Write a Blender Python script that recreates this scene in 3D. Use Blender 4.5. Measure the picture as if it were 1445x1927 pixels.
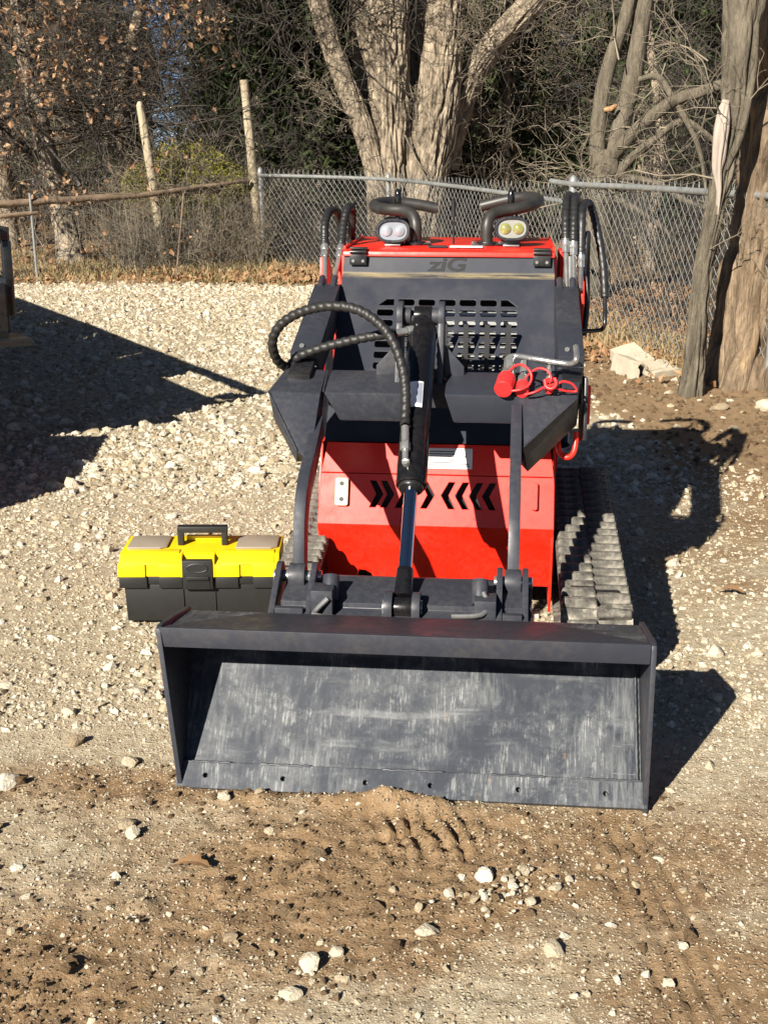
import bpy, bmesh, math, random
import numpy as np
from mathutils import Vector, Matrix, Euler

for o in list(bpy.data.objects):
    bpy.data.objects.remove(o, do_unlink=True)
S = bpy.context.scene
COL = S.collection
R = math.radians
rng = np.random.default_rng(7)
random.seed(7)

# ------------------------------------------------------------------ camera
cam_d = bpy.data.cameras.new('camera')
cam = bpy.data.objects.new('camera', cam_d)
COL.objects.link(cam)
cam.location = (0, 0, 1.4925)
cam.rotation_euler = (R(90 - 16.04), 0, 0)
cam_d.sensor_fit = 'VERTICAL'
cam_d.sensor_height = 36.0
cam_d.sensor_width = 36.0
cam_d.lens = 44.84
cam_d.clip_start = 0.05
cam_d.clip_end = 400
S.camera = cam
S.render.resolution_x, S.render.resolution_y = 767, 1024

# ------------------------------------------------------------------ light
SUN_TO = Vector((0.932, 1.554, -1.0)).normalized()       # direction the light travels
w = bpy.data.worlds.new('World')
S.world = w
w.use_nodes = True
nt = w.node_tree
nt.nodes.clear()
sky = nt.nodes.new('ShaderNodeTexSky')
sky.sky_type = 'NISHITA'
sky.sun_disc = False
sky.sun_elevation = math.asin(-SUN_TO.z)
sky.sun_rotation = math.atan2(-SUN_TO.x, -SUN_TO.y)
sky.air_density = 0.32
sky.dust_density = 0.1
bg = nt.nodes.new('ShaderNodeBackground')
bg.inputs['Strength'].default_value = 0.05
wo = nt.nodes.new('ShaderNodeOutputWorld')
nt.links.new(sky.outputs[0], bg.inputs[0])
nt.links.new(bg.outputs[0], wo.inputs[0])

sun_d = bpy.data.lights.new('sun', 'SUN')
sun_d.energy = 5.0
sun_d.angle = R(0.53)
sun_d.color = (1.0, 0.93, 0.82)
sun = bpy.data.objects.new('sun', sun_d)
COL.objects.link(sun)
sun.location = (-6, -10, 8)
sun.rotation_euler = SUN_TO.to_track_quat('-Z', 'Y').to_euler()

S.view_settings.view_transform = 'Standard'
S.view_settings.look = 'None'
S.view_settings.exposure = 1.1
S.view_settings.gamma = 1.0
S.view_settings.use_curve_mapping = False
S.render.engine = 'CYCLES'
S.cycles.max_bounces = 5
S.cycles.diffuse_bounces = 1
S.cycles.transparent_max_bounces = 8


# ================================================================== helpers
def hash3(ix, iy, iz, seed):
    h = (ix.astype(np.int64) * 374761393 + iy.astype(np.int64) * 668265263
         + iz.astype(np.int64) * 2147483647 + seed * 1274126177)
    h = (h ^ (h >> 13)) * 1274126177 & 0x7fffffff
    h = h ^ (h >> 16)
    return (h & 0xffff) / 65535.0


def vnoise(p, seed=0):
    """smooth value noise in -1..1 at an (N,3) array of points"""
    p = np.asarray(p, float)
    i = np.floor(p).astype(np.int64)
    f = p - i
    f = f * f * (3 - 2 * f)
    r = 0
    for dx in (0, 1):
        wx = f[:, 0] if dx else 1 - f[:, 0]
        for dy in (0, 1):
            wy = f[:, 1] if dy else 1 - f[:, 1]
            for dz in (0, 1):
                wz = f[:, 2] if dz else 1 - f[:, 2]
                r = r + wx * wy * wz * hash3(i[:, 0] + dx, i[:, 1] + dy, i[:, 2] + dz, seed)
    return r * 2 - 1


def n2(x, y, f, seed=0):
    return vnoise(np.stack([x * f, y * f, np.zeros_like(x) + 0.37], 1), seed)


def sstep(a, b, x):
    t = np.clip((x - a) / (b - a), 0, 1)
    return t * t * (3 - 2 * t)


def put(name, me, mat=None, parent=None, label=None, cat=None, group=None, kind=None):
    o = bpy.data.objects.new(name, me)
    COL.objects.link(o)
    if mat is not None and me is not None:
        me.materials.clear()
        for m in (mat if isinstance(mat, (list, tuple)) else [mat]):
            me.materials.append(m)
    if parent:
        o.parent = parent
    tag(o, label, cat, group, kind)
    return o


def tag(o, label=None, cat=None, group=None, kind=None):
    if label: o['label'] = label
    if cat: o['category'] = cat
    if group: o['group'] = group
    if kind: o['kind'] = kind


def empty(name, loc=(0, 0, 0), rz=0.0, **k):
    o = bpy.data.objects.new(name, None)
    COL.objects.link(o)
    o.empty_display_size = 0.1
    o.location = loc
    o.rotation_euler = (0, 0, rz)
    tag(o, **k)
    return o


def np_mesh(name, V, F, smooth=False):
    """mesh from an (N,3) array and an (M,k) array of same-size faces"""
    V = np.asarray(V, np.float32)
    F = np.asarray(F, np.int32)
    me = bpy.data.meshes.new(name)
    k = F.shape[1]
    me.vertices.add(len(V))
    me.vertices.foreach_set('co', V.ravel())
    me.loops.add(F.size)
    me.loops.foreach_set('vertex_index', F.ravel())
    me.polygons.add(len(F))
    me.polygons.foreach_set('loop_start', np.arange(0, F.size, k, dtype=np.int32))
    me.polygons.foreach_set('loop_total', np.full(len(F), k, np.int32))
    me.polygons.foreach_set('use_smooth', np.full(len(F), smooth))
    me.update(calc_edges=True)
    return me


class MB:
    """collects simple solids into one mesh"""
    def __init__(self):
        self.v, self.f = [], []

    def add(self, V, F):
        b = len(self.v)
        self.v += [tuple(x) for x in V]
        self.f += [tuple(i + b for i in q) for q in F]
        return self

    def box(self, x0, x1, y0, y1, z0, z1, M=None):
        V = [(x, y, z) for z in (z0, z1) for y in (y0, y1) for x in (x0, x1)]
        if M is not None: V = [M @ Vector(p) for p in V]
        return self.add(V, [(0, 2, 3, 1), (4, 5, 7, 6), (0, 1, 5, 4), (2, 6, 7, 3), (0, 4, 6, 2), (1, 3, 7, 5)])

    def prism(self, poly, h0, h1, fn):
        """poly: 2D outline; fn(a, b, h) -> 3D"""
        n = len(poly)
        V = [fn(a, b, h0) for a, b in poly] + [fn(a, b, h1) for a, b in poly]
        F = [tuple(range(n))[::-1], tuple(range(n, 2 * n))]
        F += [(i, (i + 1) % n, n + (i + 1) % n, n + i) for i in range(n)]
        return self.add(V, F)

    def tube(self, pts, r, n=10, cap=True, closed=False):
        P = [Vector(p) for p in pts]
        m = len(P)
        rr = r if isinstance(r, (list, tuple)) else [r] * m
        T = []
        for i in range(m):
            a = P[(i - 1) % m] if (closed or i > 0) else P[i]
            b = P[(i + 1) % m] if (closed or i < m - 1) else P[i]
            T.append((b - a).normalized())
        ref = Vector((0, 0, 1)) if abs(T[0].z) < 0.9 else Vector((1, 0, 0))
        nx = T[0].cross(ref).normalized()
        V, F = [], []
        for i in range(m):
            nx = (nx - T[i] * nx.dot(T[i])).normalized()
            ny = T[i].cross(nx)
            for k in range(n):
                a = 2 * math.pi * k / n
                V.append(P[i] + (nx * math.cos(a) + ny * math.sin(a)) * rr[i])
        for i in range(m if closed else m - 1):
            j = (i + 1) % m
            for k in range(n):
                F.append((i * n + k, i * n + (k + 1) % n, j * n + (k + 1) % n, j * n + k))
        if cap and not closed:
            F.append(tuple(range(n))[::-1])
            F.append(tuple((m - 1) * n + k for k in range(n)))
        return self.add(V, F)

    def cyl(self, a, b, r, n=16):
        return self.tube([a, b], r, n)

    def build(self, name, mat, parent=None, bevel=0.0, smooth=35, seg=2, **k):
        me = bpy.data.meshes.new(name)
        me.from_pydata(self.v, [], self.f)
        bm = bmesh.new(); bm.from_mesh(me)
        bmesh.ops.recalc_face_normals(bm, faces=bm.faces)
        if bevel:
            es = [e for e in bm.edges if len(e.link_faces) == 2 and e.calc_face_angle(0) > R(28)]
            bmesh.ops.bevel(bm, geom=es, offset=bevel, segments=seg, profile=0.6, affect='EDGES', clamp_overlap=True)
        bm.to_mesh(me); bm.free()
        if smooth:
            me.polygons.foreach_set('use_smooth', [True] * len(me.polygons))
            me.set_sharp_from_angle(angle=R(smooth))
        return put(name, me, mat, parent, **k)


def smooth_path(pts, n=6, closed=False):
    """Catmull-Rom through the points"""
    P = [Vector(p) for p in pts]
    m = len(P)
    out = []
    rngm = range(m) if closed else range(m - 1)
    for i in rngm:
        p0 = P[(i - 1) % m] if (closed or i > 0) else P[i]
        p1, p2 = P[i], P[(i + 1) % m]
        p3 = P[(i + 2) % m] if (closed or i < m - 2) else p2
        for k in range(n):
            t = k / n
            out.append(0.5 * ((2 * p1) + (p2 - p0) * t + (2 * p0 - 5 * p1 + 4 * p2 - p3) * t * t
                              + (3 * p1 - p0 - 3 * p2 + p3) * t ** 3))
    if not closed: out.append(P[-1])
    return out


def plate(name, outline, holes, thick, M, mat, parent=None, bevel=0.0015, text=None, **k):
    """flat plate with real holes: a filled 2D curve given thickness, placed by matrix M"""
    cu = bpy.data.curves.new(name, 'CURVE')
    cu.dimensions = '2D'; cu.fill_mode = 'BOTH'
    cu.extrude = max(thick / 2 - bevel, 0.0002); cu.bevel_depth = bevel; cu.bevel_resolution = 1
    for pl in [outline] + list(holes):
        s = cu.splines.new('POLY')
        s.points.add(len(pl) - 1)
        for i, (a, b) in enumerate(pl): s.points[i].co = (a, b, 0, 1)
        s.use_cyclic_u = True
    return curve_to_obj(name, cu, M, mat, parent, **k)


def curve_to_obj(name, cu, M, mat, parent, **k):
    t = bpy.data.objects.new('tmp', cu)
    COL.objects.link(t)
    dg = bpy.context.evaluated_depsgraph_get()
    me = bpy.data.meshes.new_from_object(t.evaluated_get(dg))
    bpy.data.objects.remove(t); bpy.data.curves.remove(cu)
    me.name = name
    me.transform(M)
    me.polygons.foreach_set('use_smooth', [False] * len(me.polygons))
    return put(name, me, mat, parent, **k)


def lettering(name, body, size, M, mat, parent, shear=0.0, off=0.0, ext=0.0006, **k):
    cu = bpy.data.curves.new(name, 'FONT')
    cu.body = body; cu.size = size; cu.shear = shear; cu.offset = off; cu.extrude = ext
    cu.align_x = 'CENTER'; cu.align_y = 'CENTER'
    cu.resolution_u = 4
    return curve_to_obj(name, cu, M, mat, parent, **k)


def frame(origin, x, y):
    """matrix whose local x, y lie along the given directions"""
    x = Vector(x).normalized(); y = Vector(y).normalized(); z = x.cross(y).normalized()
    M = Matrix((x, y, z)).transposed().to_4x4()
    M.translation = Vector(origin)
    return M


def rrect(cx, cy, w_, h_, r, n=4):
    out = []
    for sx, sy, a0 in ((1, 1, 0), (-1, 1, 90), (-1, -1, 180), (1, -1, 270)):
        for i in range(n + 1):
            a = R(a0 + 90 * i / n)
            out.append((cx + sx * (w_ / 2 - r) + r * math.cos(a), cy + sy * (h_ / 2 - r) + r * math.sin(a)))
    return out


def circ(cx, cy, r, n=14):
    return [(cx + r * math.cos(2 * math.pi * i / n), cy + r * math.sin(2 * math.pi * i / n)) for i in range(n)]


def dup(o, parent=None, loc=None, rot=None, scale=None, name=None):
    c = o.copy()
    if name: c.name = name
    COL.objects.link(c)
    c.parent = parent
    if loc is not None: c.location = loc
    if rot is not None: c.rotation_euler = rot
    if scale is not None: c.scale = scale
    return c


# ------------------------------------------------------------------ materials
class NT:
    def __init__(self, name, rough=0.6, metal=0.0):
        self.m = bpy.data.materials.new(name)
        self.m.use_nodes = True
        self.t = self.m.node_tree
        self.b = self.t.nodes['Principled BSDF']
        self.b.inputs['Roughness'].default_value = rough
        self.b.inputs['Metallic'].default_value = metal
        self._co = None

    def n(self, typ, **k):
        nd = self.t.nodes.new(typ)
        for a, v in k.items(): setattr(nd, a, v)
        return nd

    def l(self, a, b): self.t.links.new(a, b)

    def co(self, scale=(1, 1, 1), rot=(0, 0, 0), kind='Object'):
        tc = self.n('ShaderNodeTexCoord')
        mp = self.n('ShaderNodeMapping')
        mp.inputs['Scale'].default_value = scale
        mp.inputs['Rotation'].default_value = rot
        self.l(tc.outputs[kind], mp.inputs[0])
        return mp.outputs[0]

    def noise(self, scale, detail=4, rough=0.55, vec=None, dist=0.0):
        nd = self.n('ShaderNodeTexNoise')
        nd.inputs['Scale'].default_value = scale
        nd.inputs['Detail'].default_value = detail
        nd.inputs['Roughness'].default_value = rough
        nd.inputs['Distortion'].default_value = dist
        self.l(vec if vec is not None else self.co(), nd.inputs['Vector'])
        return nd.outputs['Fac']

    def ramp(self, fac, stops):
        nd = self.n('ShaderNodeValToRGB')
        e = nd.color_ramp.elements
        while len(e) < len(stops): e.new(0.5)
        for i, (p, c) in enumerate(stops):
            e[i].position = p
            e[i].color = (*c, 1) if isinstance(c, tuple) else (c, c, c, 1)
        self.l(fac, nd.inputs[0])
        return nd.outputs[0]

    def mix(self, fac, a, b, mode='MIX'):
        nd = self.n('ShaderNodeMix', data_type='RGBA', blend_type=mode)
        for i, x in ((0, fac), (6, a), (7, b)):
            if isinstance(x, bpy.types.NodeSocket): self.l(x, nd.inputs[i])
            elif isinstance(x, (int, float)) and i == 0: nd.inputs[i].default_value = x
            else: nd.inputs[i].default_value = (*x, 1) if isinstance(x, tuple) else (x, x, x, 1)
        return nd.outputs[2]

    def mul(self, a, b, op='MULTIPLY'):
        nd = self.n('ShaderNodeMath', operation=op)
        for i, x in enumerate((a, b)):
            if isinstance(x, bpy.types.NodeSocket): self.l(x, nd.inputs[i])
            else: nd.inputs[i].default_value = x
        return nd.outputs[0]

    def bump(self, h, strength=0.3, dist=0.01):
        nd = self.n('ShaderNodeBump')
        nd.inputs['Strength'].default_value = strength
        nd.inputs['Distance'].default_value = dist
        self.l(h, nd.inputs['Height'])
        self.l(nd.outputs[0], self.b.inputs['Normal'])

    def color(self, c):
        if isinstance(c, bpy.types.NodeSocket): self.l(c, self.b.inputs['Base Color'])
        else: self.b.inputs['Base Color'].default_value = (*c, 1)
        return self

    def rough(self, r):
        self.l(r, self.b.inputs['Roughness'])


def paint(name, col, rough=0.38, dust=(0.42, 0.36, 0.27), amount=0.25, metal=0.0, coat=0.0, spec=0.5):
    k = NT(name, rough, metal)
    k.b.inputs['Specular IOR Level'].default_value = spec
    big = k.noise(3.0, 5, 0.6)
    fine = k.noise(55, 6, 0.7)
    d = k.ramp(k.mul(big, fine), [(0.22, 0.0), (0.48, amount)])
    k.color(k.mix(d, col, dust))
    sp = k.noise(16, 5, 0.7)
    k.rough(k.ramp(sp, [(0.3, max(rough - 0.1, 0.05)), (0.75, min(rough + 0.22, 1))]))
    k.bump(k.noise(220, 2), 0.06, 0.002)
    if coat:
        k.b.inputs['Coat Weight'].default_value = coat
        k.b.inputs['Coat Roughness'].default_value = 0.32
    return k.m


def plain(name, col, rough=0.5, metal=0.0, var=0.15, scale=30, bump=0.0, bscale=120):
    k = NT(name, rough, metal)
    f = k.noise(scale, 4)
    lo = tuple(c * (1 - var) for c in col); hi = tuple(min(c * (1 + var), 1) for c in col)
    k.color(k.ramp(f, [(0.3, lo), (0.7, hi)]))
    if bump: k.bump(k.noise(bscale, 4), bump, 0.003)
    return k.m


M_GREY = paint('grey_paint', (0.027, 0.030, 0.040), 0.44, dust=(0.30, 0.27, 0.22), amount=0.12, spec=0.35)
M_LIP = paint('muddy_grey_paint', (0.027, 0.030, 0.040), 0.46, dust=(0.17, 0.13, 0.09), amount=0.2, spec=0.35)
M_RED = paint('red_paint', (0.80, 0.016, 0.003), 0.42, amount=0.07, coat=0.15)
M_BLACK = paint('black_paint', (0.012, 0.012, 0.014), 0.28, amount=0.06)
M_GLOSS = paint('gloss_black', (0.006, 0.006, 0.007), 0.12, amount=0.03)
M_MATTE = plain('matte_black_tube', (0.028, 0.027, 0.024), 0.45, 0, 0.3)
M_STEEL = plain('zinc_steel', (0.42, 0.42, 0.40), 0.26, 0.75, 0.2)
M_CHROME = plain('chrome_rod', (0.60, 0.62, 0.63), 0.06, 1.0, 0.03)
M_RUBBER = plain('hose_rubber', (0.018, 0.018, 0.018), 0.42, 0, 0.25, 40, 0.2, 200)
M_WRAP = plain('hose_wrap', (0.016, 0.015, 0.014), 0.5, 0, 0.2)
M_REDCAP = plain('red_plastic', (0.75, 0.03, 0.03), 0.4, 0, 0.08)
M_DARK = plain('engine_dark', (0.015, 0.015, 0.016), 0.6)
M_FIN = plain('radiator_fin', (0.55, 0.56, 0.55), 0.4, 0.6)
M_STICK = plain('sticker_white', (0.78, 0.76, 0.74), 0.5, 0, 0.04)
M_INK = plain('sticker_ink', (0.03, 0.03, 0.04), 0.6)
M_PRINT = plain('dark_print', (0.005, 0.005, 0.006), 0.7)
M_CREAM = plain('cream_plastic', (0.72, 0.62, 0.36), 0.5, 0, 0.08)
M_GALV = plain('galvanised_pipe', (0.27, 0.28, 0.27), 0.45, 0.35, 0.2, 12, 0.1, 60)
M_RUST = plain('bare_rusty_weld', (0.42, 0.22, 0.10), 0.7, 0.2, 0.3, 60)


def m_hood():
    k = NT('scuffed_grey_panel', 0.46)
    k.b.inputs['Specular IOR Level'].default_value = 0.3
    d = k.ramp(k.noise(4, 6, 0.65), [(0.5, 0.0), (0.8, 0.16)])
    c = k.mix(d, (0.027, 0.030, 0.041), (0.22, 0.21, 0.19))
    # long tan rub marks along the bend
    s = k.noise(1.0, 6, 0.7, k.co((3, 14, 60)))
    tc = k.n('ShaderNodeTexCoord'); sx = k.n('ShaderNodeSeparateXYZ'); k.l(tc.outputs['Object'], sx.inputs[0])
    dz = k.mul(k.mul(sx.outputs[2], 1.064, 'SUBTRACT'), 90.0)
    band = k.mul(1.0, k.mul(dz, dz), 'SUBTRACT')
    band.node.use_clamp = True
    sc = k.mul(band, k.ramp(s, [(0.42, 0.0), (0.60, 0.6)]))
    c = k.mix(sc, c, (0.42, 0.33, 0.16))
    k.color(c)
    k.rough(k.ramp(k.noise(14, 5), [(0.3, 0.34), (0.75, 0.6)]))
    return k.m


def m_bucket():
    """grey paint polished and scuffed by gravel: light scratches that run up the sheet"""
    k = NT('scratched_bucket_steel', 0.4)
    wob = k.n('ShaderNodeTexNoise'); wob.inputs['Scale'].default_value = 2.0
    v0 = k.co(); k.l(v0, wob.inputs['Vector'])
    add = k.n('ShaderNodeVectorMath', operation='MULTIPLY_ADD')
    k.l(wob.outputs['Color'], add.inputs[0]); add.inputs[1].default_value = (0.05, 0.05, 0.05); k.l(v0, add.inputs[2])
    def st_(scale, rot=0.0):
        mp = k.n('ShaderNodeMapping'); mp.inputs['Scale'].default_value = scale; mp.inputs['Rotation'].default_value = (0, rot, 0)
        k.l(add.outputs[0], mp.inputs[0]); return mp.outputs[0]
    st = k.noise(1.0, 8, 0.72, st_((70, 7, 7)))
    st2 = k.noise(1.0, 6, 0.75, st_((190, 16, 16), R(5)))
    arc = k.noise(1.0, 6, 0.62, st_((2.2, 26, 26), R(-4)))
    hz = k.noise(1.0, 4, 0.6, st_((5, 150, 150)))
    cl = k.noise(3.4, 7, 0.72, v0, 0.35)
    cl2 = k.noise(8, 7, 0.75, v0, 0.25)
    a = k.mul(k.ramp(st, [(0.44, 0.0), (0.70, 0.75)]), k.ramp(cl, [(0.44, 0.0), (0.60, 1.0)]))
    b = k.mul(k.ramp(st2, [(0.47, 0.0), (0.62, 1.0)]), k.ramp(cl2, [(0.47, 0.0), (0.60, 1.0)]))
    d = k.mul(k.ramp(cl2, [(0.44, 0.0), (0.72, 0.8)]), k.ramp(cl, [(0.36, 0.1), (0.62, 0.85)]))
    e = k.mul(k.ramp(arc, [(0.54, 0.0), (0.68, 0.65)]), k.ramp(cl2, [(0.38, 0.1), (0.62, 1.0)]))
    e2 = k.mul(k.ramp(hz, [(0.66, 0.0), (0.72, 0.8)]), k.ramp(cl, [(0.55, 0.0), (0.62, 1.0)]))
    f = k.mul(k.mul(k.mul(a, b, 'MAXIMUM'), k.mul(d, e, 'MAXIMUM'), 'MAXIMUM'), e2, 'MAXIMUM')
    c = k.mix(k.mul(f, 0.8), (0.026, 0.031, 0.042), (0.28, 0.29, 0.285))
    k.b.inputs['Specular IOR Level'].default_value = 0.35
    r = k.ramp(k.noise(9, 5, 0.7, v0), [(0.64, 0.0), (0.74, 0.7)])
    c = k.mix(k.mul(r, k.ramp(st, [(0.48, 0.0), (0.62, 0.7)])), c, (0.38, 0.22, 0.10))
    k.color(c)
    k.b.inputs['Metallic'].default_value = 0.15
    k.rough(k.ramp(cl2, [(0.3, 0.36), (0.7, 0.58)]))
    k.bump(st2, 0.08, 0.002)
    return k.m


def m_track():
    k = NT('dusty_track_rubber', 0.85)
    f = k.noise(22, 6, 0.7)
    g = k.noise(90, 4, 0.7)
    c = k.ramp(f, [(0.32, (0.030, 0.028, 0.026)), (0.50, (0.125, 0.115, 0.095)), (0.68, (0.42, 0.385, 0.315))])
    k.color(k.mix(k.ramp(g, [(0.5, 0.0), (0.75, 0.6)]), c, (0.05, 0.048, 0.045)))
    k.bump(g, 0.6, 0.006)
    return k.m


def m_bark(name, lo, hi, stretch=(9, 9, 1.6), bump=0.9, pale=None):
    k = NT(name, 0.9)
    k.b.inputs['Specular IOR Level'].default_value = 0.15
    f = k.noise(1.0, 8, 0.68, k.co(stretch), 0.4)
    g = k.noise(1.0, 5, 0.7, k.co(tuple(s * 5 for s in stretch)))
    c = k.ramp(f, [(0.30, lo), (0.5, tuple((a + b) / 2 for a, b in zip(lo, hi))), (0.68, hi)])
    c = k.mix(k.ramp(g, [(0.4, 0.0), (0.7, 0.5)]), c, lo)
    if pale:
        c = k.mix(k.ramp(k.noise(1.0, 5, 0.6, k.co((3, 3, 0.9)), 0.5), [(0.56, 0.0), (0.66, 0.9)]), c, pale)
    k.color(c)
    k.bump(k.mul(f, k.mul(g, 0.35), 'ADD'), bump, 0.05)
    return k.m


M_HOOD = m_hood()
M_BUCKET = m_bucket()
M_TRACK = m_track()
M_BARK = m_bark('furrowed_bark', (0.13, 0.10, 0.072), (0.56, 0.465, 0.34), (12, 12, 2.0), 1.0)
M_BARK2 = m_bark('weathered_bark', (0.09, 0.064, 0.042), (0.43, 0.32, 0.21), (16, 16, 3.2), 1.0, (0.46, 0.30, 0.15))
M_BARK3 = m_bark('smooth_grey_bark', (0.07, 0.06, 0.045), (0.24, 0.205, 0.15), (16, 16, 4), 0.9)
M_PEEL = m_bark('peeled_pale_wood', (0.26, 0.21, 0.17), (0.50, 0.43, 0.37), (9, 9, 1.2), 0.4)
M_TWIG = plain('grey_brown_twig', (0.056, 0.047, 0.038), 0.85, 0, 0.5, 1.2)
M_TWIG2 = plain('pale_dry_twig', (0.21, 0.175, 0.125), 0.85, 0, 0.4, 1.5)
M_POSTW = m_bark('weathered_post', (0.26, 0.21, 0.14), (0.48, 0.41, 0.29), (14, 14, 1.2), 0.4)
M_LOG = m_bark('rotten_log_rail', (0.10, 0.07, 0.05), (0.30, 0.22, 0.15), (2, 2, 2), 0.6)


def m_leaf(name, a, b, c=None, trans=0.25):
    k = NT(name, 0.75)
    oi = k.n('ShaderNodeObjectInfo')
    f = k.noise(5, 3)
    st = [(0.3, a), (0.7, b)]
    if c: st = [(0.25, a), (0.5, b), (0.72, c)]
    k.color(k.ramp(f, st))
    k.b.inputs['Specular IOR Level'].default_value = 0.2
    # thin blades let some light through
    tr = k.n('ShaderNodeBsdfTranslucent')
    k.l(k.b.inputs['Base Color'].links[0].from_socket, tr.inputs[0])
    mx = k.n('ShaderNodeMixShader'); mx.inputs[0].default_value = trans
    k.l(k.b.outputs[0], mx.inputs[1]); k.l(tr.outputs[0], mx.inputs[2])
    k.l(mx.outputs[0], k.t.nodes['Material Output'].inputs[0])
    return k.m


M_OAKLEAF = m_leaf('brown_oak_leaf', (0.15, 0.07, 0.035), (0.36, 0.21, 0.115), (0.66, 0.48, 0.32))
M_LITTER = m_leaf('leaf_litter', (0.15, 0.075, 0.035), (0.32, 0.18, 0.09), (0.46, 0.32, 0.19), 0.1)
M_CEDAR = m_leaf('cedar_needles', (0.016, 0.028, 0.010), (0.045, 0.066, 0.022), (0.085, 0.095, 0.038), 0.15)
M_SHRUB = m_leaf('yellow_green_shrub', (0.10, 0.105, 0.018), (0.24, 0.225, 0.045), (0.34, 0.31, 0.09))
M_DRYGRASS = m_leaf('dry_grass', (0.20, 0.15, 0.07), (0.36, 0.28, 0.15), (0.42, 0.36, 0.20))
M_GREENGRASS = m_leaf('faded_grass', (0.10, 0.10, 0.03), (0.22, 0.20, 0.08))


def m_stone(name, stops, bump=0.5):
    k = NT(name, 0.9)
    k.b.inputs['Specular IOR Level'].default_value = 0.2
    oi = k.n('ShaderNodeObjectInfo')
    base = k.ramp(oi.outputs['Random'], stops)
    f = k.noise(2.2, 5, 0.65)
    c = k.mix(k.ramp(f, [(0.42, 0.0), (0.72, 0.45)]), base, (0.30, 0.21, 0.13))
    k.color(c)
    k.bump(k.noise(3.5, 5, 0.7), bump, 0.25)
    return k.m


M_STONE = m_stone('limestone_gravel', [(0.0, (0.32, 0.245, 0.155)), (0.3, (0.49, 0.42, 0.29)), (0.65, (0.65, 0.58, 0.44)), (1.0, (0.78, 0.73, 0.60))])
M_CLOD = m_stone('dirt_clod', [(0.0, (0.23, 0.145, 0.076)), (0.5, (0.32, 0.215, 0.12)), (1.0, (0.42, 0.31, 0.19))], 0.8)


def m_ground():
    k = NT('gravel_and_dirt_ground', 0.95)
    k.b.inputs['Specular IOR Level'].default_value = 0.15
    at = k.n('ShaderNodeAttribute'); at.attribute_name = 'dirt'
    v = k.co()
    f1 = k.noise(2.2, 6, 0.65, v); f2 = k.noise(26, 6, 0.75, v); f3 = k.noise(160, 4, 0.8, v)
    gravel = k.ramp(f2, [(0.28, (0.29, 0.23, 0.145)), (0.48, (0.46, 0.38, 0.26)), (0.66, (0.60, 0.53, 0.39))])
    dirt = k.ramp(f2, [(0.28, (0.205, 0.128, 0.066)), (0.5, (0.305, 0.203, 0.112)), (0.72, (0.40, 0.285, 0.17))])
    m_ = k.mul(at.outputs['Fac'], k.mul(k.mul(f1, 0.5, 'SUBTRACT'), 1.1), 'ADD')
    c = k.mix(k.ramp(m_, [(0.32, 0.0), (0.62, 1.0)]), gravel, dirt)
    vo = k.n('ShaderNodeTexVoronoi'); vo.inputs['Scale'].default_value = 95
    k.l(v, vo.inputs['Vector'])
    sp = k.ramp(vo.outputs['Distance'], [(0.18, 1.0), (0.42, 0.0)])
    sel = k.ramp(vo.outputs['Color'], [(0.55, 0.0), (0.7, 0.75)])
    c = k.mix(k.mul(sp, sel), c, (0.48, 0.41, 0.29))
    c = k.mix(k.ramp(f3, [(0.3, 0.35), (0.5, 0.0)]), c, (0.13, 0.085, 0.045))
    k.color(c)
    h = k.mul(k.mul(f3, 0.5), k.mul(k.mul(sp, sel), k.mul(f2, 1.2), 'ADD'), 'ADD')
    k.bump(h, 0.9, 0.012)
    return k.m


M_GROUND = m_ground()

# ================================================================== ground
def ruts(x, y):
    """strength of the fine wheel lines and the distance across them"""
    gx = x - (0.545 - 0.02 * (y - 2.54)) - 0.035 * (2.6 - y)
    return sstep(1.5, 1.8, y) * sstep(2.72, 2.55, y) * np.exp(-(gx / 0.085) ** 4), gx


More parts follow.
